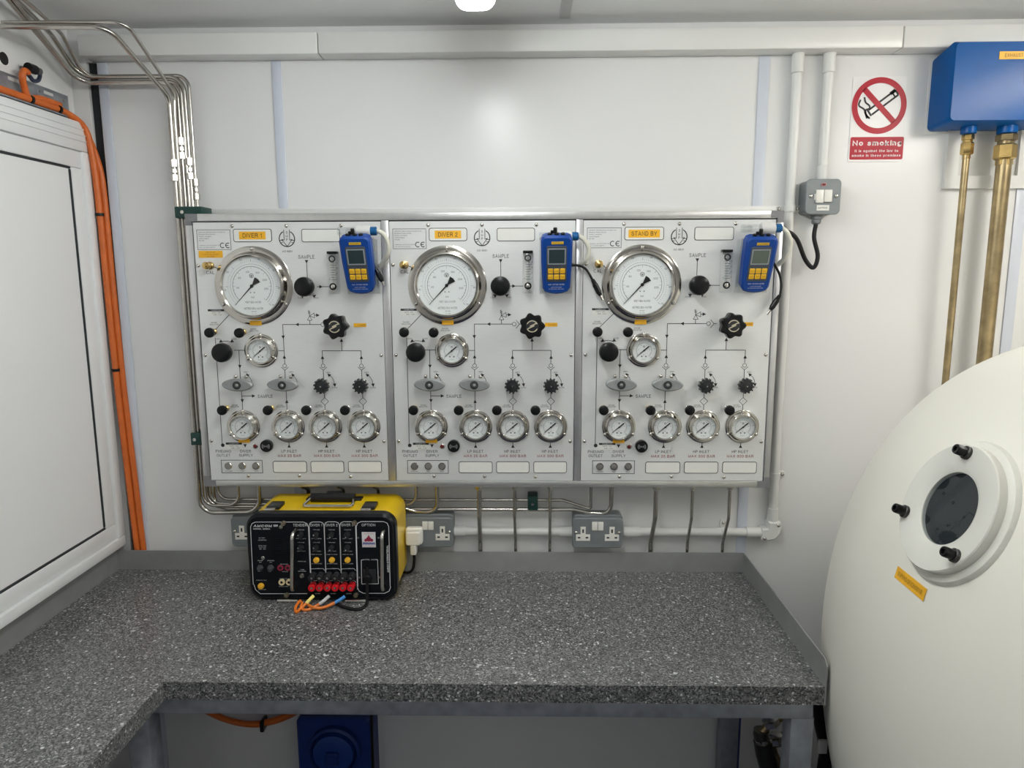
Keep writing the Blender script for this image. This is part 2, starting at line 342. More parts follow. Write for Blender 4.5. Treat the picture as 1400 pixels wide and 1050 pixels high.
def ribbon(pts, t):
    """one mitred stroke of width t along a polyline"""
    P = [np.array(p, float) for p in pts]; n = len(P); closed = np.linalg.norm(P[0]-P[-1]) < 1e-6
    if closed: P = P[:-1]; n -= 1
    vs = []; fs = []
    for i in range(n):
        a = P[i-1] if (i > 0 or closed) else None; b = P[(i+1) % n] if (i < n-1 or closed) else None
        d1 = unit(P[i]-a) if a is not None else unit(b-P[i]); d2 = unit(b-P[i]) if b is not None else d1
        n1 = V(-d1[1], d1[0]); n2 = V(-d2[1], d2[0]); m = n1+n2; m = unit(m) if np.linalg.norm(m) > .2 else n1
        k = min(1/max(.38, float(m@n1)), 2.2); e = V(0, 0)
        if a is None: e = -d2*t*.48
        if b is None: e = d1*t*.48
        vs += [tuple(P[i]+m*t/2*k+e), tuple(P[i]-m*t/2*k+e)]
    for i in range(n if closed else n-1):
        j = (i+1) % n; fs.append((2*i, 2*i+1, 2*j+1, 2*j))
    return vs, fs
_G = {}
def glyphs(t, bold=0.):
    if (t, bold) in _G: return _G[(t, bold)]
    wd = .125 if not bold else .2; sp_ = .27 if not bold else .30; x = 0; vs = []; fs = []
    for ch in t:
        w_, st = GL.get(ch, GL.get(ch.upper(), GL[' ']))
        for q in st:
            # strokes are kept inside the letter's box
            a, f = ribbon([(x+wd/2+p[0]*(1 if w_ < .1 else (w_-wd*.4)/w_), wd/2+p[1]*(1-wd)) for p in q], wd); o = len(vs); vs += a; fs += [tuple(i+o for i in g) for g in f]
        x += w_+sp_
    xs = [q[0] for q in vs] or [0, 1]
    _G[(t, bold)] = (vs, fs, min(xs), max(xs)); return _G[(t, bold)]
CAPH = 1.

# ------------------------------------------------------------------ objects
W = {}
def thing(name, label, cat, loc=(0, 0, 0), group=None):
    o = bpy.data.objects.new(name, None); o.empty_display_size = .05; COL.objects.link(o); o.location = loc
    W[o.name] = np.array(loc, float); o['label'] = label; o['category'] = cat
    if group: o['group'] = group
    return o
def part(name, mb, m, parent, at=None, label=None):
    me = mb if isinstance(mb, bpy.types.Mesh) else mb.mesh(name, W[parent.name] if at is None else (0, 0, 0))
    if not me.materials: me.materials.append(m)
    o = bpy.data.objects.new(name, me); COL.objects.link(o); o.parent = parent
    w_ = W[parent.name] if at is None else np.array(at, float)
    o.location = tuple(w_ - W[parent.name]); W[o.name] = w_
    if label: o['label'] = label
    return o
def solo(name, mb, m, label=None, cat=None, group=None, kind=None, base=None):
    c = np.array(mb.v); b = np.array(base, float) if base is not None else V((c[:, 0].min()+c[:, 0].max())/2, (c[:, 1].min()+c[:, 1].max())/2, c[:, 2].min())
    me = mb.mesh(name, b); me.materials.append(m)
    o = bpy.data.objects.new(name, me); COL.objects.link(o); o.location = tuple(b); W[o.name] = b
    if label: o['label'] = label
    if cat: o['category'] = cat
    if group: o['group'] = group
    if kind: o['kind'] = kind
    return o
def struct(name, mb, m): return solo(name, mb, m, kind='structure', base=(0, 0, 0))
def spline(pts, k=8):
    P = [np.array(p, float) for p in pts]; P = [2*P[0]-P[1]]+P+[2*P[-1]-P[-2]]; out = []
    for i in range(1, len(P)-2):
        for j in range(k):
            t = j/k; a, b, c, d = P[i-1:i+3]
            out.append(.5*((2*b)+(-a+c)*t+(2*a-5*b+4*c-d)*t*t+(-a+3*b-3*c+d)*t**3))
    out.append(P[-2]); return out
def screw_mesh(r=.0042):
    m = MB(); m.lathe((0, 0, 0), [(r, 0), (r, r*.25), (r*.8, r*.6), (r*.4, r*.8)], n=12)
    return m.mesh('screw')

# ================================================================== THE ROOM
XL, XR, YF, ZC = -1.2456, 3.9, -4.6, 2.447
m = MB(); m.box(XL, XR, YF, .06, -.05, 0); struct('floor', m, FLOORM)
m = MB(); m.box(XL-.05, XR, YF, .06, ZC, ZC+.05); ceil = struct('ceiling', m, CEIL)
m = MB(); m.box(-1.172, XR, 0, .05, 0, ZC); struct('wall_back', m, WALL)
m = MB(); m.box(XL-.05, XL, YF, .06, 0, ZC); struct('wall_left', m, WALL2)
m = MB(); m.box(XR, XR+.05, YF, .06, 0, ZC); struct('wall_right', m, WALL2)
m = MB(); m.box(XL, XR, YF-.05, YF, 0, ZC); struct('wall_front', m, WALL2)
m = MB(); m.box(XL, -1.172, .012, .05, 0, 2.362); struct('trim_1', m, DARKGAP)
m = MB(); m.box(-1.2, -1.172, 0, .05, 2.362, ZC); struct('trim_10', m, WALL)
m = MB(); m.box(XL, -1.2, -.001, .012, 0, ZC, .001); struct('trim_9', m, WALL2)          # dark corner joint
def vstrip(n, pxl, pxr, py, z0, z1, y=-.004):
    a, b = at_y(pxl, py, 0), at_y(pxr, py, 0)
    m = MB(); m.box(a[0], b[0], y, 0, z0, z1, .0015); return struct('trim_%d' % n, m, STRIP)
vstrip(2, 371, 384, 82, .0, 2.36); vstrip(3, 1038, 1053, 75, .0, 2.36)
m = MB(); m.box(-1.168, -1.143, -.006, 0, 0, 2.36, .002); struct('trim_4', m, STRIP)
a = at_y(1385, 300, 0); m = MB(); m.box(a[0], a[0]+.03, -.004, 0, 0, 2.36, .001); struct('trim_5', m, STRIP)
# ceiling joint strip
m = MB(); a = at_z(765, 20, ZC); m.box(a[0], a[0]+.028, YF, -.05, ZC-.004, ZC, .001); struct('trim_6', m, mat('ceiling_joint', (.55, .55, .55), .4))
# white surround above the instrument panel
m = MB(); m.box(-.915, .69, -.006, 0, 1.94, 1.9695, .002); struct('trim_7', m, PVC)
# square access frame beside the blue box
a = at_y(1294, 181, 0); b = at_y(1392, 258, 0)
m = MB(); m.frame(a[0], b[0]+.02, b[2], a[2]+.06, .034, -.012, 0); fr = struct('trim_8', m, PVC)
m = MB(); m.box(a[0]+.03, b[0]-.01, -.003, 0, b[2]+.03, a[2]+.03); part('panel', m, mat('frame_infill', (.62, .62, .60), .35), fr)

# left hand window: upvc frame with white infill panel
wt = MB(); X0 = -1.205
def lframe(m, y0, y1, z0, z1, t, xf, xb):
    """rectangular ring in the left wall plane, front at xf"""
    for (a, b, c, d) in ((y0, y1, z0, z0+t), (y0, y1, z1-t, z1), (y0, y0+t, z0+t, z1-t), (y1-t, y1, z0+t, z1-t)):
        m.box(xb, xf, a, b, c, d, .004)
YN = -1.75
wy1 = -.016
wt.box(XL, -1.203, YN, wy1, 2.120, 2.197, .004); wt.box(XL, -1.203, YN, wy1, .988, 1.018, .004)
wt.box(XL, -1.203, wy1-.032, wy1, 1.018, 2.120, .004); wt.box(XL, -1.203, YN, YN+.032, 1.018, 2.120, .004)
win = struct('window_1', wt, UPVC)
for z in (2.145, 2.160, 2.176):
    m = MB(); m.box(-1.204, -1.2005, YN, wy1, z, z+.004, .001); part('ridge', m, UPVC, win)
m = MB(); lframe(m, YN+.032, wy1-.032, 1.018, 2.120, .046, -1.211, XL); part('sash_frame', m, UPVC, win)
m = MB(); lframe(m, YN+.077, wy1-.077, 1.0625, 2.0755, .007, -1.2125, XL); part('gasket', m, DARKGAP, win)
m = MB(); m.box(XL, -1.2165, YN+.082, wy1-.082, 1.068, 2.070); part('infill_panel', m, mat('white_infill', (.86, .86, .86), .4, 0, 0, 1, .01, 3.), win)

# ================================================================== CEILING LIGHTS
def ceiling_light(x, y0, y1, label, dm):
    t = thing('ceiling_light', label, 'light', (x, (y0+y1)/2, ZC), 'batten ceiling lights')
    m = MB(); m.box(x-.046, x+.046, y0, y1, ZC-.042, ZC, .008); part('housing', m, LAMPH, t)
    m = MB(); out = rr(x-.043, x+.043, ZC-.104, ZC-.036, .026, 6); n = len(out)
    vs = [(p[0], y1-.006, p[1]) for p in out]+[(p[0], y0+.006, p[1]) for p in out]
    m.add(vs, [(i, n+i, n+(i+1) % n, (i+1) % n) for i in range(n)])
    part('diffuser', m, dm, t)
    for k, ye in ((0, y1-.006), (1, y0+.006)):
        m = MB(); f = tuple(range(n)); m.add([(p[0], ye, p[1]) for p in out], [f if k == 0 else f[::-1]]); part('end_cap', m, LAMPE, t)
ceiling_light(-.108, -1.62, -.405, 'glowing white batten light on the ceiling above the control panels', LAMPM)
ceiling_light(1.60, -1.62, -.405, 'warm white batten light on the ceiling above the pressure chamber', LAMPM2)
ceiling_light(-.108, -4.20, -2.60, 'added white fill batten light behind the camera, in line with the first', LAMPM_FILL)  # unseen row behind the camera, added to light the scene from the front
ceiling_light(1.60, -4.20, -2.60, 'added white fill batten light behind the camera, in line with the chamber light', LAMPM_FILL)  # second added fill batten, also out of view

# ================================================================== CABLE TRUNKING
t = thing('cable_trunking', 'white plastic cable trunking running along the top of the back wall', 'trunking', (0, -.03, 2.361))
j = [-1.185, at_y(434, 60, -.06)[0], at_y(1236, 50, -.06)[0], 2.6]
for i in range(3):
    m = MB(); m.box(j[i]+.0008, j[i+1]-.0008, -.06, -.001, 2.361, 2.416, .004); part('trunking_length', m, PVC, t)

# ================================================================== WORK BENCH
zb, zs, BF, BR, BI, BL = .9133, .9735, -.617, .638, -.7925, -1.227
BB = -.03
t = thing('worktop', 'speckled dark grey L-shaped worktop with steel upstand along the walls', 'worktop', (-.3, -.3, zb-.042))
m = MB()
pts = [(BL, BB), (BL, -2.0), (BI, -2.0), (BI, BF), (BR, BF), (BR, BB)]
n = len(pts); bv = .0015
m.add([(x, y, zb) for x, y in pts]+[(x, y, zb-.042) for x, y in pts], [tuple(range(n)), tuple(reversed(range(n, 2*n)))]+[(i, n+i, n+(i+1) % n, (i+1) % n) for i in range(n)])
part('top', m, WORKTOP, t)
m = MB(); m.box(BL, BR, BB, BB+.003, zb-.03, zs); part('upstand', m, UPST, t)
m = MB(); m.box(BL-.003, BL, -2.0, BB, zb-.03, zs); part('upstand', m, UPST, t)
m = MB(); m.add([(BR, BB, zb-.03), (BR, BF-.002, zb-.042), (BR, BF-.002, zs-.012), (BR, BF+.012, zs), (BR, BB, zs)] + [(BR+.003, BB, zb-.03), (BR+.003, BF-.002, zb-.042), (BR+.003, BF-.002, zs-.012), (BR+.003, BF+.012, zs), (BR+.003, BB, zs)],
      [(0, 1, 2, 3, 4), (9, 8, 7, 6, 5)]+[(i, 5+i, 5+(i+1) % 5, (i+1) % 5) for i in range(5)]); part('upstand', m, UPST, t)
t = thing('bench_frame', 'galvanised steel bench frame of rails and legs under the worktop', 'frame', (-.3, -.3, 0))
zr = zb-.042
m = MB(); m.box(-.845, .622, -.605, -.565, zr-.042, zr, .003); part('rail', m, GALV, t)
m = MB(); m.box(-.88, -.845, -1.95, -.565, zr-.042, zr, .003); part('rail', m, GALV, t)
for x0, y0 in ((.578, -.600), (-.893, -.600), (.578, -.10), (-.893, -1.9)):
    m = MB(); m.box(x0, x0+.05, y0, y0+.05, 0, zr-.042, .003); part('leg', m, GALV, t)
m = MB(); m.box(.595, .622, -.565, -.05, zr-.042, zr, .003); part('rail', m, GALV, t)
m = MB(); m.box(-1.2, -.845, -.605, -.58, zr-.042, zr, .003); part('rail', m, GALV, t)

# ================================================================== INSTRUMENT PANELS
PY = -.09
FX0, FX1, FZ0, FZ1 = -.9167, .6801, 1.1921, 1.9498
PZ0, PZ1 = 1.2105, 1.9275
UNITS = [(-.898, -.3905), (-.3675, .1315), (.153, .662)]
t = thing('panel_frame', 'aluminium profile frame around the three control panels', 'frame', ((FX0+FX1)/2, -.045, FZ0))
cb = .017
m = MB(); m.box(FX0+cb, FX1-cb, PY-.003, -.062, FZ1-.0195, FZ1, .0015); part('rail', m, ALU, t)
m = MB(); m.box(FX0+cb, FX1-cb, PY-.003, -.062, FZ0, FZ0+.0175, .0015); part('rail', m, ALU, t)
m = MB(); m.box(FX0, FX0+.0165, PY-.003, -.062, FZ0+cb+.012, FZ1-cb-.012, .0015); part('rail', m, MULL, t)
m = MB(); m.box(FX1-.0165, FX1, PY-.003, -.062, FZ0+cb+.012, FZ1-cb-.012, .0015); part('rail', m, MULL, t)
for xa, xb in ((-.389, -.369), (.133, .1515)):
    m = MB(); m.box(xa, xb, PY-.002, -.07, FZ0+.0178, FZ1-.0198, .001); part('mullion', m, MULL, t)
for sx in (0, 1):
    for sz in (0, 1):
        L_ = [(0, 0), (.0335, 0), (.0335, .0185), (.0165, .0185), (.0165, .0305), (0, .0305)]
        L_ = [((FX1-x) if sx else (FX0+x), (FZ1-z) if sz else (FZ0+z)) for x, z in L_]
        if sx != sz: L_ = L_[::-1]
        m = MB(); m.prism(L_, PY-.0036, -.06); part('corner_block', m, CORNER, t)
m = MB(); m.box(FX0+.017, FX1-.017, -.079, -.074, FZ0+.014, FZ1-.014); part('backing_sheet', m, DARKGAP, t)
for x in (FX0+.2, FX1-.2):
    for z in (FZ0+.1, FZ1-.1):
        m = MB(); m.box(x-.02, x+.02, -.075, 0, z-.02, z+.02); part('wall_bracket', m, GALV, t)

K = .00199           # metres per pixel on the panel
SCREW = screw_mesh(.0052)
_MC = {}
def cached(key, fn):
    if key not in _MC: _MC[key] = fn()
    return _MC[key]

def ring_profile(fr, br, dr, h):     # flange radius, bezel outer radius, dial radius, height
    return ([(fr, 0), (fr, .0026), (fr-.0015, .0034), (br+.004, .0034)],
            [(br+.004, .0034), (br+.003, .006), (br, h-.006), (br-.001, h-.002), (br-.004, h), (dr+.003, h), (dr, h-.003), (dr-.0006, h-.009)])
def mk(fn):
    m = MB(); fn(m); return m.mesh('piece')
def dial_marks(big):
    m = MB()
    if big:
        R = .080; y = 0
        m.arc((0, 0), R*.655, .0011, -47, 227, y, 64); m.arc((0, 0), R*.735, .0006, -47, 227, y, 64)
        for k in range(61):
            a = math.radians(227-274*k/60); l = .09 if k % 10 == 0 else (.065 if k % 5 == 0 else .045)
            m.seg((R*.80*math.cos(a), R*.80*math.sin(a)), (R*(.80+l)*math.cos(a), R*(.80+l)*math.sin(a)), .0005 if k % 10 else .0009, y)
        for k in range(25):
            a = math.radians(227-274*k/24); l = .09 if k % 4 == 0 else .04
            m.seg((R*.655*math.cos(a), R*.655*math.sin(a)), (R*(.655-l)*math.cos(a), R*(.655-l)*math.sin(a)), .0006, y)
        for k, s_ in enumerate(('40', '80', '120', '160', '200', '230')):
            a = math.radians(227-40.5*(k+1)); a += (.09 if k == 5 else 0)
            m.text(s_, (R*.49*math.cos(a), R*.49*math.sin(a)), .0052, y)
        for k in range(1, 8):
            a = math.radians(227-38.6*k); m.text(str(10*k), (R*.935*math.cos(a), R*.935*math.sin(a)), .0048, y)
        m.text('bar', (.001, -.030), .0045, y)
        m.text('FEET SEA WATER', (.001, -.0435), .0052, y, wd=.043); m.text('METRES SEA WATER', (.001, -.0605), .0056, y, wd=.052)
        m.text('BS 837', (.002, -.069), .003, y); m.text('CL 0.25', (.002, -.0755), .0028, y)
        m.disc((-.005, -.0175), .0017, y, 10); m.disc((.0055, -.0175), .0017, y, 10)
        m.arc((0, .0275), .0052, .0016, 0, 360, y, 20); m.poly([(-.0035, .029), (.0035, .029), (0, .023)], y)
    else:
        R = .0335
        m.arc((0, 0), R*.60, .0006, -45, 225, 0, 40)
        for k in range(26):
            a = math.radians(225-270*k/25); l = .14 if k % 5 == 0 else .07
            m.seg((R*.62*math.cos(a), R*.62*math.sin(a)), (R*(.62+l)*math.cos(a), R*(.62+l)*math.sin(a)), .0005, 0)
        for k, s_ in enumerate(('0', '10', '20', '30', '40', '50')):
            a = math.radians(225-54*k); m.text(s_, (R*.86*math.cos(a), R*.86*math.sin(a)), .0030, 0)
            if k not in (0, 5): m.text(str(k*15), (R*.46*math.cos(a), R*.46*math.sin(a)), .0024, 0)
        m.disc((-.0055, -.0165), .0022, 0, 10); m.disc((.0055, -.0165), .0022, 0, 10)
        m.text('bar', (0, -.0115), .0026, 0); m.text('EN 837-1', (0, -.0245), .0022, 0)
        m.arc((0, .0105), .0021, .0014, 0, 360, 0, 12)
    return m.mesh('dial_markings')
def needle(big):
    m = MB(); a = math.radians(226.5 if big else 220); d = V(math.cos(a), math.sin(a)); nn = V(-d[1], d[0])
    L, B, wt_, wb = (.070, .0235, .0011, .0095) if big else (.0255, .0165, .0009, .0016)
    P = [d*L+nn*.0003, d*L-nn*.0003, -d*.004-nn*wt_*1.6, -d*B-nn*wb, -d*(B+.002), -d*B+nn*wb, -d*.004+nn*wt_*1.6]
    P = [tuple(p) for p in P][::-1]
    m.prism(P, -.0012, 0)
    r = .0046 if big else .0024
    m.lathe((0, -.0012, 0), [(r, 0), (r, .0012), (r*.6, .002)], n=14)
    return m.mesh('needle')

def pressure_gauge(parent, c, big=False, label=None, ylab=False):
    """c: (x, z) of the axis on the plate"""
    k = 'B' if big else 'S'
    fr_, br, dr, h = (.1066, .0885, .0795, .024) if big else (.0466, .0365, .0325, .019)
    at = (c[0], PY, c[1])
    pf, pb = ring_profile(fr_, br, dr, h)
    n = 64 if big else 40
    g = part('pressure_gauge', cached(k+'f', lambda: mk(lambda m: m.lathe((0, 0, 0), pf, n=n, cap1=False))), CHROME, parent, at, label)
    part('bezel', cached(k+'b', lambda: mk(lambda m: m.lathe((0, 0, 0), pb, n=n, cap1=False))), CHROME, g, at)
    dep = h-.010
    part('dial', cached(k+'d', lambda: mk(lambda m: m.disc((0, 0), dr, -dep, n))), DIAL, g, at)
    part('dial_markings', cached(k+'m', lambda: dial_marks(big)), DIALINK, g, (c[0], PY-dep-.0003, c[1]))
    part('needle', cached(k+'n', lambda: needle(big)), BLACK, g, (c[0], PY-dep-.0012, c[1]))
    part('glass', cached(k+'g', lambda: mk(lambda m: m.disc((0, 0), dr, -(h-.0045), n))), GLASS, g, at)
    for a in (90, 210, 330):
        r = (fr_+br+.004)/2; a = math.radians(a)
        part('screw', SCREW, STEEL, g, (c[0]+r*math.cos(a), PY-.0034, c[1]+r*math.sin(a)))
    if ylab:
        m = MB(); zz = c[1]-(fr_-.006 if big else fr_-.005); wl, hl = (.016, .0062) if big else (.016, .005)
        m.box(c[0]-wl, c[0]+wl, PY-.0046, PY-.0036, zz-hl, zz+hl); part('yellow_tag', m, YLAB, g)
    return g

def ball_knob(parent, name, c, r, out, stem, k):
    """black turned knob on a stem; c at the knob's own depth"""
    at = (c[0], PY, c[1])
    def f(m):
        m.lathe((0, 0, 0), [(r*.55, out-r*1.15), (r*.92, out-r*1.05), (r, out-r*.75), (r, out-r*.28), (r*.93, out-r*.1), (r*.75, out), (r*.3, out+.0006)], n=32, cap0=True)
    g = part(name, cached(k+'k', lambda: mk(f)), BLACK, parent, at)
    def s_(m):
        m.lathe((0, 0, 0), [(r*.62, 0), (r*.62, .004), (r*.42, .006), (r*.42, out-r*1.1)], n=16)
    part('stem', cached(k+'s'+stem.name, lambda: mk(s_)), stem, g, at)
    return g

def star_knob(parent, c, out):
    def f(m):
        o = []
        for i in range(70):
            a = 2*PI*i/70; o.append(((.0315+.0032*math.cos(7*a))*math.cos(a), (.0315+.0032*math.cos(7*a))*math.sin(a)))
        m.prism(o, -out, -out+.024, .004)
    at = (c[0], PY, c[1])
    g = part('regulator_knob', cached('rk', lambda: mk(f)), BLACK, parent, at)
    part('cap', cached('rkc', lambda: mk(lambda m: m.lathe((0, -out, 0), [(.017, 0), (.0165, .002), (.015, .0026)], n=28))), GEARM, g, at)
    def cm(m):
        m.arc((0, 0), .0145, .0024, 25, 155, -out-.003); m.arc((0, 0), .0145, .0024, 205, 335, -out-.003)
        for s_ in (-.0028, .0028): m.seg((-.0085+s_, s_*1.1-.005+.002), (.0085+s_, s_*1.1+.005), .0028, -out-.003)
    part('cap_print', cached('rkp', lambda: mk(cm)), mat('pale_gold_print', (.55, .50, .36), .5), g, at)
    part('body', cached('rkb', lambda: mk(lambda m: m.lathe((0, 0, 0), [(.021, 0), (.021, .018), (.0185, .02), (.0185, out-.022)], n=28))), STEEL, g, at)
    return g
def gear_knob(parent, c, out, rot):
    def f(m):
        o = []; N = 12
        for i in range(N):
            for da, rr_ in ((-.46, .0172), (-.26, .0172), (-.17, .0212), (.17, .0212), (.26, .0172)):
                a = 2*PI*(i+da)/N; o.append((rr_*math.cos(a), rr_*math.sin(a)))
        o2 = []
        for p in o:
            if not o2 or (abs(p[0]-o2[-1][0])+abs(p[1]-o2[-1][1])) > 1e-6: o2.append(p)
        m.prism(o2, -out, -out+.016, .0018)
    at = (c[0], PY, c[1])
    g = part('valve_knob', cached('gk', lambda: mk(f)), GEARM, parent, at); g.rotation_euler = (0, rot, 0)
    part('hub', cached('gkh', lambda: mk(lambda m: m.lathe((0, -out, 0), [(.011, -.001), (.010, .0018), (.0035, .0022), (.0035, .0038)], n=20))), GEARM, g, at)
    part('hub_pin', cached('gkp', lambda: mk(lambda m: m.lathe((0, -out-.0036, 0), [(.0022, 0), (.0016, .0012)], n=10))), STEEL, g, at)
    part('stem', cached('gks', lambda: mk(lambda m: m.lathe((0, 0, 0), [(.0165, 0), (.0165, .006), (.012, .008), (.012, out-.014)], n=20))), STEEL, g, at)
def lever_handle(parent, c, out):
    def f(m):
        o = []
        for i in range(48):
            a = 2*PI*i/48; o.append((.0425*math.cos(a), .0172*math.copysign(abs(math.sin(a))**1.12, math.sin(a))))
        m.prism(o, -out, -out+.011, .003)
    at = (c[0], PY, c[1])
    g = part('lever_handle', cached('lh', lambda: mk(f)), CAST, parent, at); g.rotation_euler = (0, .04, 0)
    part('socket_ring', cached('lhr', lambda: mk(lambda m: m.lathe((0, -out, 0), [(.0112, 0), (.0112, .0016), (.0088, .0016), (.0085, .0004)], n=24, cap1=False))), GEARM, g, at)
    part('hub', cached('lhh', lambda: mk(lambda m: m.lathe((0, -out-.0006, 0), [(.0088, 0), (.0078, .0004)], n=20))), mat('dark_grey_hub', (.05, .055, .055), .5), g, at)  # hub disc is plain dark grey
    part('hub_screw', cached('lhs', lambda: mk(lambda m: m.lathe((0, -out-.001, 0), [(.0042, 0), (.0042, .001), (.0024, .0026)], n=12))), CAST, g, at)
    for dx in (-.0145, .0145):
        part('screw', SCREW, STEEL, g, (c[0]+dx, PY-.001, c[1]+.0195))
    part('stem', cached('lht', lambda: mk(lambda m: m.lathe((0, 0, 0), [(.013, 0), (.013, .006), (.009, .008), (.009, out-.01)], n=20))), STEEL, g, at)

X02, S2 = UNITS[1][0], UNITS[1][1]-UNITS[1][0]
LAB = [('grey instrument panel marked DIVER 1 in orange, beside the steel tubes', 'DIVER 1'),
       ('grey instrument panel marked DIVER 2 in orange, between the other two', 'DIVER 2'),
       ('grey instrument panel marked STAND BY in orange, beside the white conduit', 'STAND BY')]

def control_panel(u):
    x0, x1 = UNITS[u]; S = (x1-x0)/S2
    def P(px, py, out=0.):      # layout measured on the middle panel, on the plane OUT in front of the plate
        q = at_y(px, py, PY-out); return (x0+(q[0]-X02)*S, q[2])
    t = thing('control_panel', LAB[u][0], 'control panel', ((x0+x1)/2, PY, PZ0), 'diver gas control panels')
    m = MB(); m.rrect(x0, x1, PZ0, PZ1, PY, PY+.004, 0, .0006); part('face_plate', m, PLATE, t)
    ink = MB(); txt = MB(); Y = PY-.0004; lw = .0017
    # maker's box, CE mark
    a, b = P(537.4, 340.4), P(582.4, 312.5); ink.frame(a[0], b[0], a[1], b[1], .0011, Y, Y+.0003)
    hgt = b[1]-a[1]
    for i, (s_, wd) in enumerate((('Submarine Manufacturing & Products Ltd', .072), ('Blackpool Road, Newton', .045), ('Preston, Lancashire', .034), ('United Kingdom', .027), ('PR4 3RE', .014))):
        txt.text(s_, (a[0]+.005, b[1]-.0065-.0056*i), .0026, Y, wd=wd, al='l')
    txt.text('Telephone: +44 (0)1772 687775', (a[0]+.005, a[1]+.0115), .0024, Y, wd=.054, al='l')
    txt.text('Fax: +44 (0)1772 687774', (a[0]+.005, a[1]+.006), .0024, Y, wd=.042, al='l')
    c = P(571.3, 334.3); ink.arc(c, .0062, .0021, 55, 305, Y); c2 = P(578.6, 334.3); ink.arc(c2, .0062, .0021, 55, 305, Y); ink.seg((c2[0]-.006, c2[1]), (c2[0]+.0015, c2[1]), .0019, Y)
    # name plates
    def plate(pa, pb, nm='name_plate'):
        a, b = P(*pa), P(*pb); x_, X_, z_, Z_ = a[0], b[0], a[1], b[1]
        m = MB(); m.rrect(x_+.0016, X_-.0016, z_+.0016, Z_-.0016, PY-.0012, PY-.0002, .0048); o = part(nm, m, WHITEP, t)
        m = MB(); m.frame(x_, X_, z_, Z_, .0018, Y-.0006, PY, .006); part('plate_border', m, INK, o); return o
    np_ = plate((586.6, 329.7), (638.6, 311.4)); plate((679.3, 329.9), (731.4, 311.4))
    a, b = P(594.6, 326.1), P(630.4, 315.2); ex = .011 if u == 2 else 0
    m = MB(); m.box(a[0]-ex/2, b[0]+ex/2, PY-.0017, PY-.0011, a[1], b[1]); lab = part('name_label', m, YLAB, np_)
    m = MB(); m.text(LAB[u][1], ((a[0]+b[0])/2, (a[1]+b[1])/2), .0115, PY-.0021, wd=.068 if u == 2 else .052); part('label_print', m, INK, np_)
    for q in ((470, 660, 671, 729), (694, 660, 892, 729), (916, 660, 1116, 729)):
        plate((520+q[0]/4.376, 480+q[3]/4.376), (520+q[2]/4.376, 480+q[1]/4.376), 'blank_plate')
    # round emblem with arrow
    c = P(659.1, 325.1); R = .0208
    ink.arc(c, R, .0026, 118, 422, Y, 40)
    s_ = .0076
    ar = [(-s_, .024), (-s_, -.004), (-s_*1.9, -.0015), (0, -.0205), (s_*1.9, -.0015), (s_, -.004), (s_, .024)]
    ink.path([(c[0]+p[0], c[1]+p[1]) for p in ar], .0017, Y)
    for i, ch in enumerate('SMP'): txt.text(ch, (c[0], c[1]+.0165-.0095*i), .0066, Y)
    for dz in (-.0045, -.0105):
        for sg in (-1, 1): ink.seg((c[0]+sg*.0115, c[1]+dz), (c[0]+sg*(.019 if dz > -.006 else .0165), c[1]+dz), .0016, Y)
    txt.text('NO 9831', P(659.1, 342.4), .0052, Y)
    # flow schematic
    def z4(x, y): return P(520+x/4.772, 280+y/4.772)
    def z5(x, y): return P(520+x/4.376, 480+y/4.376)
    def ln(*pts, w_=lw): ink.path(pts, w_, Y)
    def tri(p, d): ink.tri(p, d, .0098, Y, .0048)
    txt.text('CAL', z4(158, 437), .0085, Y); txt.text('SAMPLE', z4(785, 334), .0098, Y, wd=.044)
    ln(z4(175, 400), z4(197, 403)); ln(z4(197, 403), z4(207, 416)); 
    ln(z4(785, 362), z4(786, 475)); tri(z4(785, 367), (0, -1)); ln(z4(845, 530), z4(960, 530)); tri(z4(872, 530), (1, 0))
    txt.text('CLOSE', z4(736, 604), .0036, Y); txt.text('OPEN', z4(838, 604), .0036, Y); tri(z4(745, 590), (-.9, .6)); tri(z4(829, 589), (.9, .6))
    ink.arc(P(684.1, 388.5), .0295, .0012, 232, 308, Y)
    ln(z4(175, 812), z4(270, 713)); txt.text('GAUGE', z4(168, 765), .0036, Y); txt.text('ISOLATOR', z4(168, 778), .0036, Y)
    txt.text('GAUGE', z4(422, 807), .0036, Y); txt.text('ISOLATOR', z4(424, 820), .0036, Y)
    ln(z4(172, 865), z5(173, 555)); ink.disc(z5(176, 564), .0052, Y)
    txt.text('OPEN', z4(193, 873), .0033, Y); txt.text('CLOSE', z4(292, 873), .0033, Y)
    q = P(570.5, 478); ink.arc((q[0], q[1]-.014), .0385, .0013, 63, 117, Y); tri(z4(204, 891), (-1, -.6)); tri(z4(284, 889), (1, -.6))
    ln(z4(290, 947), z4(360, 947)); ln(z4(322, 947), z5(297, 180)); tri(z5(297, 92), (0, -1))
    ln(z4(578, 950), z4(613, 950))
    ln(z4(613, 778), z5(565, 75), w_=lw); ln(z4(613, 778), z4(860, 778)); tri(z4(706, 778), (-1, 0)); tri(z4(613, 862), (0, -1)); tri(z4(615, 990), (0, 1))
    ink.arc(z4(873, 778), .0052, .0013, 0, 360, Y); ink.path([z4(885, 752), z4(908, 779), z4(885, 806)], .0014, Y); ln(z4(905, 778), z4(925, 778))
    ln(z4(790, 778), z4(790, 750)); ink.path([z4(775, 750), z4(806, 750), z4(790, 722), z4(775, 750)], .0013, Y)
    ink.path([z4(790, 722), z4(820, 702), z4(822, 734), z4(790, 722)], .0013, Y); ln(z4(822, 717), z4(846, 717)); tri(z4(844, 717), (1, 0))
    ln(z4(789, 722), z4(787, 685)); ln(z4(780, 690), z4(797, 700), w_=.0012); ln(z4(780, 700), z4(797, 710), w_=.0012)
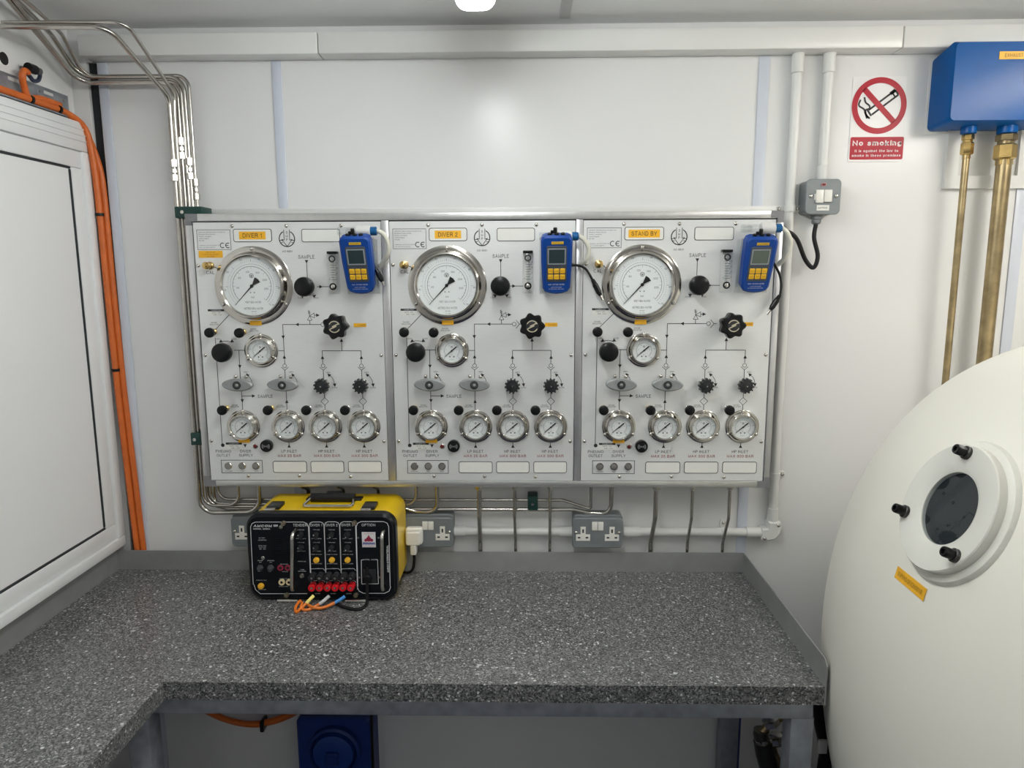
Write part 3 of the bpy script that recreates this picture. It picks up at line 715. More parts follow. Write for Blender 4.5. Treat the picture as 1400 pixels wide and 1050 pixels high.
    m = MB(); a = P(745, 446.5); b = P(762, 441.2); m.box(a[0], b[0], PY-.001, PY-.0001, a[1], b[1]); yl = part('warning_label', m, YLAB, t)
    m = MB(); m.text('LOADED', ((a[0]+b[0])/2+.004, (a[1]+b[1])/2), .0045, PY-.0014); part('label_print', m, KEYINK, yl)
    tri(z4(990, 880), (0, 1)); ln(z4(990, 880), z4(990, 950)); ln(z4(862, 950), z4(1114, 950)); ln(z4(862, 950), z5(791, 72)); ln(z4(1114, 950), z5(1020, 72))
    tri(z4(862, 993), (0, 1)); tri(z4(1114, 993), (0, 1))
    for x in (564, 792, 1020):
        ink.arc(z5(x, 87), .0052, .0013, 0, 360, Y); ink.path([z5(x-21, 95), z5(x, 113), z5(x+21, 95)], .0014, Y); ln(z5(x, 112), z5(x, 205))
    for x in (331, 601):
        txt.text('OPEN', z5(x, 124), .0034, Y); tri(z5(x+7, 140), (-.6, .8)); ink.path([z5(x+10, 143), z5(x+22, 157), z5(x+30, 172), z5(x+34, 186)], .0013, Y)
    for x in (820, 1048):
        txt.text('OPEN', z5(x, 127), .0034, Y); txt.text('CLOSE', z5(x+36, 218), .0034, Y)
        ink.path([z5(x+6, 142), z5(x+22, 156), z5(x+33, 176), z5(x+37, 204)], .0013, Y); tri(z5(x+3, 140), (-.7, .7)); tri(z5(x+37, 204), (.1, -1))
    ln(z5(300, 205), z5(304, 375)); ln(z5(303, 268), z5(370, 268)); tri(z5(372, 268), (1, 0)); txt.text('SAMPLE', z5(440, 270), .0092, Y, wd=.042); tri(z5(303, 298), (0, -1))
    ln(z5(566, 210), z5(567, 375)); tri(z5(567, 300), (0, 1))
    for x in (793, 1020):
        ln(z5(x, 210), z5(x, 280)); ln(z5(x, 322), z5(x, 375)); ink.path([z5(x, 278), z5(x+23, 300), z5(x, 323), z5(x-23, 300), z5(x, 278)], .0013, Y); txt.text('F', z5(x, 300), .003, Y)
    for x in (258, 528, 755, 982):
        txt.text('GAUGE', z5(x, 323), .0034, Y); txt.text('ISOLATOR', z5(x, 333), .0034, Y)
    tri(z5(309, 568), (0, -1))
    for x in (570, 793, 1017): tri(z5(x, 568), (0, 1)); ln(z5(x, 545), z5(x, 572))
    for s_, x, y, wd in (('PNEUMO', 178, 600, .044), ('OUTLET', 178, 625, .039), ('DIVER', 310, 600, .031), ('SUPPLY', 311, 625, .039), ('LP INLET', 569, 600, .044), ('HP INLET', 790, 600, .045), ('HP INLET', 1015, 600, .045)):
        txt.text(s_, z5(x, y), .0078, Y, wd=wd)
    for s_, x in (('MAX 25 BAR', 570), ('MAX 300 BAR', 793), ('MAX 300 BAR', 1017)): red = MB(); red.text(s_, z5(x, 627), .0078, Y, wd=.066 if x == 570 else .074); part('pressure_print', red, INKRED, t)
    a, b = P(557.2, 647.3), P(613, 629.2); ink.frame(a[0], b[0], a[1], b[1], .0015, Y, Y+.0003)
    for s_, x in (('LP ALARM', 205), ('TEST', 288), ('MUTE', 369)): txt.text(s_, z5(x, 720), .003, Y)
    part('schematic_lines', ink, INK, t)['kind'] = 'stuff'; part('lettering', txt, INK, t)
    # calibration stickers
    for (xa, ya, xb, yb) in ((547.9, 431.5, 569.9, 422), (520+196/4.376, 480+588/4.376, 520+290/4.376, 480+548/4.376)):
        a, b = P(xa, ya), P(xb, yb); m = MB(); m.box(a[0], b[0], PY-.0009, PY-.0001, a[1], b[1]); sk = part('calibration_sticker', m, WHITEP, t)
        m = MB(); zt = b[1]-(b[1]-a[1])*.30; m.box(a[0], b[0], PY-.0012, PY-.0008, zt, b[1]); part('sticker_band', m, INK, sk)
        m = MB(); h_ = (b[1]-a[1]); m.text('CALIBRATION', ((a[0]+b[0])/2, b[1]-h_*.15), h_*.16, PY-.0015); part('band_print', m, INKW, sk)
        m = MB(); m.text('DATE  11 23', ((a[0]+b[0])/2, a[1]+h_*.5), h_*.16, PY-.0013); m.text('DUE   11 24', ((a[0]+b[0])/2+.004, a[1]+h_*.2), h_*.17, PY-.0013); part('sticker_print', m, INK, sk)
    if u == 0:
        a, b = P(538.5, 351.3), P(570.8, 341.6); m = MB(); m.box(a[0], b[0], PY-.001, PY-.0001, a[1], b[1]); yl = part('yellow_label', m, YLAB, t)
        m = MB()
        for i, s_ in enumerate(('CAP FITTED', 'CUSTOM BALANCED', 'SEE MSDS')): m.text(s_, ((a[0]+b[0])/2, b[1]-.0045-.0055*i), .0032, PY-.0014)
        part('label_print', m, KEYINK, yl)
    # screws
    for q in ((585.2, 307.7), (658.9, 307.5), (733.3, 307.2), (537.2, 362.1), (541.4, 485.4), (780.5, 485.4), (783.2, 362), (545.1, 602.9), (779.4, 603.4), (593.4, 650.9), (662.6, 650.9), (732, 651.8)):
        c = P(*q); part('screw', SCREW, STEEL, t, (c[0], PY, c[1]))
    # gauges
    pressure_gauge(t, P(611.6, 390), True, None, True)
    pressure_gauge(t, P(618.1, 479))
    for i, x in enumerate((589.7, 650.5, 701.2, 753.1)): pressure_gauge(t, P(x, 582.8), ylab=(i == 0))
    # brass calibration port
    c = P(551.9, 362.1, .02); m = MB(); at = (c[0], PY, c[1])
    m.lathe((c[0], PY, c[1]), [(.0105, 0), (.0105, .008), (.0085, .009), (.0085, .02), (.0097, .021), (.0097, .030), (.005, .032)], n=20); cp = part('calibration_port', m, BRASS, t)
    m = MB(); m.lathe((c[0], PY-.031, c[1]), [(.005, 0), (.0045, .004), (.002, .005)], n=12); part('cap', m, BRASS, cp)
    # knobs
    def kn(name, q, r, out, stem, k, mid): 
        c = P(q[0], q[1], mid); ball_knob(t, name, c, r, out, stem, k)
    kn('sample_knob', (684.1, 391.1), .0262, .044, BRASS, 'big', .031)
    kn('supply_knob', (568.2, 481.8), .0262, .044, BRASS, 'big', .031)
    for q in ((552.5, 454.3), (592.9, 454.6)): kn('isolator_knob', q, .0135, .036, BRASS, 'sm', .028)
    for i, x in enumerate((565.2, 627.2, 679.3, 732)): kn('isolator_knob', (x, 560.9), .0135, .036, BRASS if i < 2 else STEEL, 'sm', .028)
    star_knob(t, P(727.5, 446, .06), .064)
    for x in (587, 648.4): lever_handle(t, P(x, 526.4, .028), .032)
    for i, x in enumerate((700.5, 753.5)): gear_knob(t, P(x, 528, .026), .03, .15+.1*i+.2*u)
    # flow meter
    a, b = P(714.5, 401.1, .012), P(729.1, 344.5, .012)
    m = MB(); m.box(a[0], b[0], PY-.018, PY, a[1], b[1], .002); fm = part('flow_meter', m, clear_mat('flow_meter_acrylic', (.975, .98, .98), .10, .1) if 'flow_meter_acrylic' not in MATS else MATS['flow_meter_acrylic'], t)
    xm = (a[0]+b[0])/2; zt = b[1]; zl = a[1]
    m = MB(); m.box(a[0]+.002, b[0]-.012, PY-.0012, PY-.0002, zl+.004, zt-.004); part('white_scale_plate', m, WHITEP, fm)
    m = MB(); m.box(a[0]+.001, b[0]-.001, PY-.022, PY, zt-.003, zt+.004, .002); part('black_cap', m, BLACK, fm)
    m = MB(); m.lathe((xm, PY-.018, zl+.020), [(.0062, 0), (.0095, .001), (.0095, .004), (.006, .004), (.0058, .002)], n=22, cap1=False); part('o_ring', m, BLACK, fm)
    m = MB(); m.lathe((xm, PY-.018, zl+.020), [(.0056, 0), (.0056, .004), (.003, .005)], n=14); part('needle_valve', m, STEEL, fm)
    m = MB(); m.lathe((xm, PY-.018, zt-.016), [(.006, 0), (.009, .001), (.009, .003), (.006, .003)], n=22, cap1=False); part('o_ring', m, GEARM, fm)
    m = MB(); m.cyl((xm, PY-.0125, zl+.03), (xm, PY-.0125, zt-.02), .0032, 12); part('glass_tube', m, CLEAR, fm)
    m = MB()
    for i in range(9):
        z = zl+.038+i*.0065; m.seg((xm-.006, z), (xm+(.006 if i % 2 else .009), z), .0009, PY-.0184)
    for i, s_ in enumerate('1234'): m.text(s_, (xm+.011, zl+.041+i*.014), .004, PY-.0184)
    m.text('2', (xm-.009, zl+.04), .004, PY-.0184)
    part('scale_print', m, INK, fm)
    # outlets, lamp, sounder, buttons
    c = z5(370, 568); m = MB(); m.lathe((c[0], PY, c[1]), [(.0078, 0), (.0078, .002), (.0055, .003)], n=18, cap1=False); ld = part('alarm_lamp', m, STEEL, t)
    m = MB(); m.lathe((c[0], PY-.002, c[1]), [(.0056, 0), (.005, .003), (.003, .0045)], n=16); part('red_lens', m, LEDR, ld)
    c = P(620.1, 610.3, .01); m = MB(); m.lathe((c[0], PY, c[1]), [(.0175, 0), (.0172, .010), (.0155, .012), (.012, .0125)], n=28); sd = part('alarm_sounder', m, BLACK, t)
    m = MB()
    for sg in (0, 180):
        for r in (.004, .0072, .0104): m.arc(c, r, .0011, sg-38, sg+38, PY-.0128, 10)
    m.disc(c, .0016, PY-.0128, 8); part('sounder_print', m, mat('grey_print', (.35, .36, .37), .5), sd)
    for i, x in enumerate((205, 287, 369)):
        c = z5(x, 688); m = MB(); m.lathe((c[0], PY, c[1]), [(.0108, 0), (.0108, .003), (.0095, .0045), (.0085, .0045), (.008, .0035)], n=24, cap1=False); pb_ = part('push_button', m, CHROME, t)
        m = MB(); m.lathe((c[0], PY-.0034, c[1]), [(.0079, 0), (.0076, .001), (.004, .0013)], n=20); part('button_face', m, mat('dull_button', (.34, .33, .31), .35, .7), pb_)
    return t
PANELS = [control_panel(u) for u in range(3)]

# ================================================================== GAS ANALYSERS
ANA = [dict(b=(493.5, 400.5), t=(483.2, 324.2), lab='blue handheld gas meter tilted out from the DIVER 1 panel', dx=-.008,
            nut=(511, 316), tube=[(517, 316), (525, 321), (531, 335), (529, 350), (520, 364)],
            cab=[(508, 352), (510, 358), (514, 370)], plug=[(514, 368), (523, 385), (525, 390)], lcd=0),
       dict(b=(760.5, 400.5), t=(761.5, 323), lab='blue handheld gas meter standing upright on the DIVER 2 panel', dx=.0,
            nut=(786.5, 323), tube=[(791, 323), (799, 328), (805, 341), (801, 356), (792, 363)],
            cab=[(779, 363), (790, 363), (801, 368), (811, 384)], plug=[(810, 382), (821, 404), (824, 410)], lcd=0),
       dict(b=(1031.7, 399), t=(1044, 324.9), lab='blue handheld gas meter with grey-green display on the STAND BY panel', dx=.012,
            nut=(1064, 312), tube=[(1069, 312), (1076, 318), (1081, 333), (1075, 350), (1064, 362)],
            cab=[(1058, 360), (1066, 376), (1068, 392), (1066, 406)], plug=[(1066, 404), (1053, 424), (1048, 430)], lcd=1)]
NM = ('first panel, DIVER 1', 'middle panel, DIVER 2', 'end panel, STAND BY')
NM = ('DIVER 1', 'DIVER 2', 'STAND BY')
for u, A in enumerate(ANA):
    B = at_y(*A['b'], PY-.041); T = at_y(*A['t'], PY-.094)
    up = unit(T-B); rt = V(1, 0, 0); rt = unit(rt-up*(rt@up)); ou = np.cross(rt, up)      # outwards
    H = float(np.linalg.norm(T-B)); wb, wt2, dp = .037, .0405, .030
    # local frame: x across, y = -outwards (so the front is at -Y), z up; origin at bottom front centre
    M = np.eye(4); M[:3, 0] = rt; M[:3, 1] = -ou; M[:3, 2] = up; M[:3, 3] = B
    def LM(): m = MB(); m.M = M; return m
    t = thing('gas_meter', A['lab'], 'gas meter', tuple(B), 'handheld gas meters on the panels')
    def outline(g=0.):
        o = []
        for x, z in ((-wb*.80, .002), (-wb*.4, -.003), (0, -.0045), (wb*.4, -.003), (wb*.80, .002), (wb*.97, .012), (wb*1.0, .03), (wt2*.985, H*.55), (wt2, H-.014), (wt2-.004, H-.004), (wt2-.014, H), (-wt2+.014, H), (-wt2+.004, H-.004), (-wt2, H-.014), (-wt2*.985, H*.55), (-wb, .03), (-wb*.97, .012)):
            o.append((x, z))
        return o
    m = LM(); m.prism(outline(), 0, dp, .005); part('case', m, BLUE, t)
    m = LM(); m.rrect(-.0265, .0265, H*.20, H*.835, -.0012, .002, .006, .0008); kp = part('keypad', m, GREYF, t)
    m = LM(); m.frame(-.0235, .0235, H*.515, H*.795, .0032, -.0024, -.001, .002); part('screen_frame', m, LCDF, kp)
    m = LM(); m.box(-.0205, .0205, -.0019, -.001, H*.515+.003, H*.795-.003); part('screen', m, LCD3 if A['lcd'] else LCD, kp)
    for r in range(2):
        for c in range(3):
            m = LM(); cx = (c-1)*.0156; cz = H*(.40-.105*r); m.rrect(cx-.0066, cx+.0066, cz-.0066, cz+.0066, -.0034, -.001, .0015, .0008); kb = part('key', m, KEY, t)
            m = LM(); m.text((('ON', 'MAX', 'CAL'), ('OFF', 'MIN', 'STORE'))[r][c], (cx, cz), .0022, -.0037, wd=.0085); part('key_print', m, KEYINK, kb)
    m = LM(); m.box(-.014, .017, -.0012, .001, H*.865, H*.91); yl = part('yellow_label', m, mat('ochre_label', (.62, .40, .03), .5), t)
    m = LM(); m.text('S/N 3691', (.0015, H*.888), .0034, -.0016, wd=.024); part('label_print', m, KEYINK, yl)
    m = LM(); m.text('GMH  OXYGEN METER', (0, H*.155), .0036, -.0004, wd=.042); m.text('LOW POWER', (0, H*.105), .0024, -.0004, wd=.028); m.text('O2 MONITOR  GMH 3691', (0, H*.072), .0022, -.0004, wd=.04); part('case_print', m, INKW, t)
    m = LM()
    for x in (-.018, 0., .016): m.lathe((x, dp*.5, H-.001), [(.006, 0), (.006, .004), (.004, .006)], (0, 0, 1), 12)
    m.lathe((-.004, dp*.5, H+.004), [(.0052, 0), (.0052, .012), (.004, .014)], (0, 0, 1), 12); m.box(-.016, -.006, dp*.5-.004, dp*.5+.004, H+.003, H+.011, .002)
    part('connector', m, BLACK, t)
    # lead with plug
    yc = PY-.028
    p = [at_y(*q, yc-(.02 if i == 0 else 0)) for i, q in enumerate(A['cab'])]
    m = MB(); m.tube(spline(p, 6), .0032, 8); cb_ = part('lead', m, RUBBER, t)
    q0, q1, q2 = [at_y(*q, yc) for q in A['plug']]
    m = MB(); m.cyl(q0, q0+(q1-q0)*.3, .0046, 12, .0066); m.cyl(q0+(q1-q0)*.3, q0+(q1-q0)*.82, .0076, 12); m.cyl(q0+(q1-q0)*.82, q1, .0068, 12, .005); part('plug', m, BLACK, cb_)
    m = MB(); m.cyl(q1, q2, .0036, 12); part('plug_tip', m, CHROME, cb_)
    # clear bracket and sensor tee
    t = thing('meter_bracket', ('clear acrylic bracket behind the blue meter on the %s panel' if u < 2 else 'clear acrylic bracket behind the blue meter with the grey-green display on the %s panel') % ('first', 'middle', 'third')[u], 'bracket', (float(B[0]), PY, float(B[2])-.02), 'clear meter brackets')  # the third meter's display is plain grey-green
    m = LM(); m.box(-.044, .044, dp+.002, dp+.006, -.016, H*.92, .001); part('sloped_plate', m, CLEAR, t)
    bk = B - ou*(dp+.004)
    zt = float((bk+up*H*.92)[2]); xl = float(B[0])
    for sx in (-.040, .038):
        a = bk+rt*sx; b_ = bk+up*H*.9+rt*sx
        m = MB(); tri_ = [(a[0], a[1], a[2]), (b_[0], b_[1], b_[2]), (b_[0], PY, b_[2]), (a[0], PY, a[2])]
        m.add(tri_+[(p_[0]+.003, p_[1], p_[2]) for p_ in tri_], [(0, 1, 2, 3), (7, 6, 5, 4), (0, 4, 5, 1), (1, 5, 6, 2), (2, 6, 7, 3), (3, 7, 4, 0)]); part('gusset', m, CLEAR, t)
    nutc = at_y(*A['nut'], PY-.05)
    nx = float(nutc[0]); nz = float(nutc[2])
    t = thing('sensor_tee', 'clear sensor tee with blue hose nut above the meter on the %s panel' % ('first', 'middle', 'third')[u], 'tee', (nx-.04, PY, nz), 'clear sensor tees')
    m = MB(); m.lathe((nx-.094, PY-.05, nz), [(.0105, 0), (.0105, .05)], (1, 0, 0), 20, True); part('clear_body', m, CLEAR, t)
    m = MB(); m.lathe((nx-.046, PY-.05, nz), [(.0125, 0), (.0145, .002), (.0145, .036), (.011, .038)], (1, 0, 0), 22, True); part('frosted_sleeve', m, mat('frosted_sleeve', (.66, .66, .64), .4), t)
    m = MB(); m.lathe((nx-.009, PY-.05, nz), [(.0095, 0), (.0112, .001), (.0112, .016), (.0085, .018)], (1, 0, 0), 12, True); part('blue_nut', m, BLUEC, t)
    m = MB(); m.cyl((nx-.07, PY-.04, nz), (nx-.07, PY, nz), .008, 14); part('stem', m, CLEAR, t)
    tp = A['tube']; ys = [PY-.05, PY-.05, PY-.045, PY-.035, PY-.012]
    m = MB(); m.tube(spline([V(nx+.004, PY-.05, nz)]+[at_y(*q, y_) for q, y_ in zip(tp, ys)], 7), .0062, 12)
    solo('sampling_hose', m, HOSEW, 'milky white hose looping from the blue nut above the %s meter' % ('first', 'middle', 'third')[u], 'hose', 'milky sampling hoses')

# ================================================================== STAINLESS TUBES
TY = -.035
def tw(px, py, Y=TY): return at_y(px, py, Y)
def nutset(m, c, r):
    """compression fitting under the panel frame, c its top"""
    m.lathe(c, [(r*1.15, -.001), (r*2.0, 0), (r*2.0, .006), (r*1.5, .008), (r*1.5, .012), (r*1.05, .013)], (0, 0, -1), 6, True)
def union(o, x, y, z, r, s):
    for k, (a, b, q) in enumerate(((0, .021, 1.85), (.025, .036, 1.45), (.039, .058, 1.85))):
        m = MB(); m.lathe((x, y, z-a*s), [(r*1.1, 0), (r*q, .0012), (r*q, (b-a)*s-.0012), (r*1.1, (b-a)*s)], (0, 0, -1), 6, True); part('union_nut', m, STEEL, o)
ZF = FZ0
def panel_bottom(px, Y=-.045): return V(at_y(px, 667, Y)[0], Y, ZF)
tubes = [
 # name, radius, path, union (px y at panel-level), fitting
 dict(r=.0062, lab='thick steel tube along the ceiling that bends up to the DIVER 1 supply', x=239, Y=-.055, top='A', bot=702, fit=353.7, un=218),
 dict(r=.0046, lab='thin steel tube along the ceiling that bends up to the DIVER 1 pneumo outlet', x=244.8, Y=-.052, top='B', bot=692, fit=325.7, un=None),
 dict(r=.0062, lab='thick wall tube that bends up to the DIVER 2 supply', x=251, Y=-.032, top='C', bot=693, fit=597.5, un=188),
 dict(r=.0046, lab='thin wall tube that bends up to the DIVER 2 pneumo outlet', x=256, Y=-.034, top='D', bot=689, fit=569, un=None),
 dict(r=.0062, lab='thick wall tube that bends up to the STAND BY supply', x=260.5, Y=-.030, top='E', bot=696, fit=836, un=216),
 dict(r=.0046, lab='thin wall tube that jogs down to the STAND BY pneumo outlet', x=267, Y=-.030, top='F', bot=683, fit=808, un=244)]
for d in tubes:
    Y = d['Y']; x = at_y(d['x'], 240, Y)[0]; r = d['r']
    zb_ = at_y(500, d['bot'], Y)[2]; fit = panel_bottom(d['fit'], -.045 if d['top'] in 'AB' else -.04)
    if d['top'] == 'A': path = [(-1.2, -.40, 2.362), at_y(8, 36, -.31), at_y(148, 37, -.29), at_y(231, 133, Y)]; path[0] = V(-1.215, path[1][1], path[1][2]); path[1] = (path[0]+path[2])/2; del path[1]
    elif d['top'] == 'B': path = [None, at_y(172, 30, -.29), at_y(238, 128, Y)]; path[0] = V(-1.215, path[1][1]-.005, path[1][2])
    else:
        k = 'CDEF'.index(d['top'])
        p0 = [(5, -8), (13, -8), (18, -4), (24, -8)][k]; p1 = [(96, 112), (104, 111), (103, 103), (114, 101)][k]; hy = [113, 112, 105, 104][k]
        a = at_z(*p0, 2.425); b = at_y(*p1, Y-.002); b = V(max(b[0], -1.205), Y, at_y(180, hy, Y)[2])
        if k == 3: mid = [at_z(48, 12, 2.415), at_y(84, 46, -.13)]
        elif k == 2: mid = [at_y(70, 47, -.13)]
        else: mid = []
        path = [a]+mid+[b]
        path.append(V(x, Y, b[2]))
    x_ = x; zc = at_y(240, 200, Y)[2]
    if d['top'] in 'AB': path.append(V(x_, Y, at_y(239, 160, Y)[2]))
    dip = []
    if d['top'] == 'C': xx = at_y(560, 692, Y)[0]; dip = [V(xx-.03, Y, zb_), V(xx+.02, Y, zb_-.014)]; zl = zb_-.014
    elif d['top'] == 'E': xx = at_y(790, 694, Y)[0]; dip = [V(xx-.01, Y, zb_), V(xx+.035, Y, zb_-.010)]; zl = zb_-.010
    elif d['top'] == 'F': xx = at_y(770, 683, Y)[0]; dip = [V(xx, Y, zb_), V(at_y(802, 693, Y)[0], Y-.006, zb_-.022)]; zl = zb_-.022
    else: zl = zb_
    path += [V(x_, Y, zb_)]+dip+[V(fit[0], fit[1], zl), fit]
    t = thing('steel_tube', d['lab'], 'tube', (x_, Y, zb_), 'stainless tubes to the control panels')
    m = MB(); m.tube(path, r, 12, .042 if r > .005 else .032, 7); part('tube', m, TUBE, t)
    m = MB(); nutset(m, fit, r); part('fitting', m, STEEL, t)
    if d['un']: union(t, x_, Y, at_y(d['x'], d['un'], Y)[2], r, 1.)
DROP = [('DIVER 1', 412, [], .0062, 'thick'), ('DIVER 1', 461.5, [], .0046, 'thin'), ('DIVER 1', 510.5, [], .0046, 'thin'),
        ('DIVER 2', 655, [(655, 715), (657, 738), (657, 770)], .0066, 'thick'), ('DIVER 2', 703.5, [(704, 715), (705, 735), (705, 770)], .0046, 'thin'), ('DIVER 2', 752, [(751.5, 770)], .0046, 'thin'),
        ('STAND BY', 897, [(896.5, 709), (889, 735), (888.5, 772)], .0066, 'thick'), ('STAND BY', 947, [(946, 714), (939.5, 735), (938.5, 772)], .0046, 'thin'), ('STAND BY', 998, [(996.5, 715), (988, 738), (986.5, 772)], .0046, 'thin')]
cnt = {}
WHERE = {('DIVER 1', 1): 'under the LP inlet', ('DIVER 1', 2): 'under the first HP inlet', ('DIVER 1', 3): 'under the second HP inlet'}
for nm, px, pts, r, tk in DROP:
    f0 = panel_bottom(px, -.078); cnt[nm] = cnt.get(nm, 0)+1
    xe = f0[0]
    if pts: xe = at_y(pts[-1][0], pts[-1][1], -.012)[0]
    if not pts: f0 = panel_bottom(px, -.05)
    zk, ze = (at_y(900, 708, -.078)[2], at_y(900, 742, -.013)[2]) if pts else (FZ0-.012, FZ0-.03)
    pth = [f0, V(f0[0], f0[1], zk), V(xe, -.013, ze), V(xe, -.013, zb-.1)]
    where = WHERE[('DIVER 1', cnt[nm])]
    b = pth[-1]; t = thing('drop_pipe', '%s steel drop pipe %s of the %s panel' % (tk, where, {'DIVER 1': 'first', 'DIVER 2': 'middle', 'STAND BY': 'third'}[nm]), 'pipe', tuple(b), 'drop pipes under the control panels')
    m = MB(); m.tube(pth, r, 12, .022, 5); part('tube', m, TUBE, t)
    m = MB(); nutset(m, f0, r); part('fitting', m, STEEL, t)
def clamp(pa, pb, Y, label, scr):
    a, b = at_y(pa[0], pb[1], Y), at_y(pb[0], pa[1], Y)
    t = thing('pipe_clamp', label, 'clamp', ((a[0]+b[0])/2, -.02, a[2]), 'dark green pipe clamps')
    m = MB(); m.box(a[0], b[0], Y, -.002, a[2], b[2], .003); part('block', m, GREEN, t)
    c = at_y(*scr, Y); m = MB(); m.lathe(c, [(.0048, 0), (.0048, .0016), (.003, .0016), (.0028, .0004)], n=14); part('screw', m, CHROME, t)
clamp((239, 282), (275, 298), -.07, 'dark green pipe clamp on the tubes at the top corner of the DIVER 1 panel', (249, 290))
clamp((261, 592), (277, 609), -.066, 'dark green pipe clamp on the tubes low beside the DIVER 1 panel', (266, 601))
clamp((721.5, 678.5), (735.5, 698), -.052, 'dark green pipe clamp on the level tubes below the DIVER 2 panel', (728, 689))

# ================================================================== CONDUITS, SOCKETS
CR = .0125; CY = -.018
def saddle(o, c, d, flip=1, two=False):
    """saddle clip round a conduit: c on the axis, d axis direction x or z"""
    m = MB(); c = np.array(c)
    if d == 'z':
        m.lathe(c-V(0, 0, .009), [(CR+.0025, 0), (CR+.0025, .018)], (0, 0, 1), 20, True)
        for sg in ((1, -1) if two else (flip,)): m.rrect(*sorted((c[0]+sg*.010, c[0]+sg*.034)), c[2]-.009, c[2]+.009, -.006, 0, .006, .001)
    else:
        m.lathe(c-V(.009, 0, 0), [(CR+.0025, 0), (CR+.0025, .018)], (1, 0, 0), 20, True)
        m.rrect(c[0]-.010, c[0]+.010, c[2]+.008, c[2]+.034, -.006, 0, .009, .001)
    s_ = part('saddle', m, PVC, o)
    if d == 'z': ps = [(c[0]+sg*.026, c[2]) for sg in ((1, -1) if two else (flip,))]
    else: ps = [(c[0], c[2]+.024)]
    for p in ps: part('screw', SCREW, STEEL, s_, (p[0], -.006, p[1]))
cx = at_y(1090, 100, CY)[0]; cz = at_y(980, 727.5, CY)[2]
t = thing('conduit', 'white conduit from the trunking down past the panel and round to the socket', 'conduit', (cx, CY, cz))
xs3 = at_y(854, 727, CY)[0]
m = MB(); m.tube([(cx, CY, 2.362), (cx, CY, cz+.02)], CR, 20); part('upright_tube', m, PVC, t)
m = MB(); m.tube([(xs3-.01, CY, cz), (cx-.02, CY, cz)], CR, 20); part('level_tube', m, PVC, t)
m = MB(); m.lathe((cx, CY, 2.361), [(CR+.003, 0), (CR+.003, .048), (CR, .05)], (0, 0, -1), 20); part('coupler', m, PVC, t)
m = MB(); m.tube([(cx, CY, cz+.075), (cx, CY, cz+.028)], CR+.003, 20); m.tube([(cx-.075, CY, cz), (cx-.028, CY, cz)], CR+.003, 20); part('coupler', m, PVC, t)
o = [(cx-.034, cz-.019), (cx-.012, cz-.021), (cx+.008, cz-.016), (cx+.02, cz), (cx+.024, cz+.02), (cx+.019, cz+.038), (cx-.017, cz+.038), (cx-.017, cz+.018), (cx-.034, cz+.016)]
m = MB(); m.prism(o, -.036, -.001, .004); el = part('elbow', m, PVC, t)
for p in ((cx-.026, cz-.012), (cx+.012, cz+.028)): part('screw', SCREW, STEEL, el, (p[0], -.036, p[1]))
m = MB(); m.tube([(xs3-.005, CY, cz), (xs3+.045, CY, cz)], CR+.003, 20); part('coupler', m, PVC, t)
saddle(t, (cx, CY, at_y(1062, 650, CY)[2]), 'z', 1); saddle(t, (cx, CY, at_y(1085, 285, CY)[2]), 'z', 1, True)
saddle(t, (at_y(990, 727, CY)[0], CY, cz), 'x')
cx2 = at_y(1133, 100, CY)[0]; zsp = at_y(1130, 247, CY)[2]
t = thing('conduit', 'short white conduit from the trunking down to the grey fused switch', 'conduit', (cx2, CY, zsp))
m = MB(); m.tube([(cx2, CY, 2.362), (cx2, CY, zsp-.005)], CR, 20); part('upright_tube', m, PVC, t)
m = MB(); m.lathe((cx2, CY, 2.361), [(CR+.003, 0), (CR+.003, .048), (CR, .05)], (0, 0, -1), 20); part('coupler', m, PVC, t)
m = MB(); m.lathe((cx2, CY, zsp+.04), [(CR+.0005, 0), (CR+.002, .002), (CR+.002, .04)], (0, 0, -1), 20); part('coupler', m, PVC, t)
xa, xb = at_y(620, 727, CY)[0], at_y(783, 727, CY)[0]
t = thing('conduit', 'level white conduit joining two double sockets behind the drop pipes', 'conduit', ((xa+xb)/2, CY, cz))
m = MB(); m.tube([(xa-.01, CY, cz), (xb+.01, CY, cz)], CR, 20); part('level_tube', m, PVC, t)
m = MB(); m.tube([(xa-.005, CY, cz), (xa+.035, CY, cz)], CR+.003, 20); part('coupler', m, PVC, t)
m = MB(); m.tube([(xb-.04, CY, cz), (xb+.005, CY, cz)], CR+.003, 20); part('coupler', m, PVC, t)

def double_socket(xc, zc_, label):
    t = thing('double_socket', label, 'socket', (xc, 0, zc_-.045), 'grey metal double sockets')
    m = MB(); m.rrect(xc-.0715, xc+.0735, zc_-.042, zc_+.052, -.044, 0, .011, .002); part('back_box', m, SOCK, t)
    m = MB(); m.rrect(xc-.0735, xc+.0735, zc_-.0455, zc_+.0445, -.052, -.0445, .011, .002); pl = part('face_plate', m, SOCK, t)
    for sg in (-1, 1):
        c = xc+sg*.042
        m = MB(); o = [(c-.0075, zc_+.019), (c-.0075, zc_-.004), (c-.0205, zc_-.004), (c-.0205, zc_-.0235), (c+.0205, zc_-.0235), (c+.0205, zc_-.004), (c+.0075, zc_-.004), (c+.0075, zc_+.019)]
        m.prism(o, -.0535, -.051, .0006); oo = part('outlet', m, SOCKW, t)
        for (x, z, w_, h_) in ((c, zc_+.0065, .0036, .0088), (c-.0115, zc_-.0135, .0062, .0036), (c+.0115, zc_-.0135, .0062, .0036)):
            m = MB(); m.box(x-w_/1.6, x+w_/1.6, -.0539, -.053, z-h_/1.6, z+h_/1.6); part('pin_slot', m, SLOT, oo)
        m = MB(); s0 = sg*.0085; m.box(xc+s0-.0078, xc+s0+.0078, -.0562, -.051, zc_+.009, zc_+.034, .0012); part('rocker', m, SOCKW, t)
        part('screw', SCREW, STEEL, t, (xc+sg*.0625, -.052, zc_+.002))
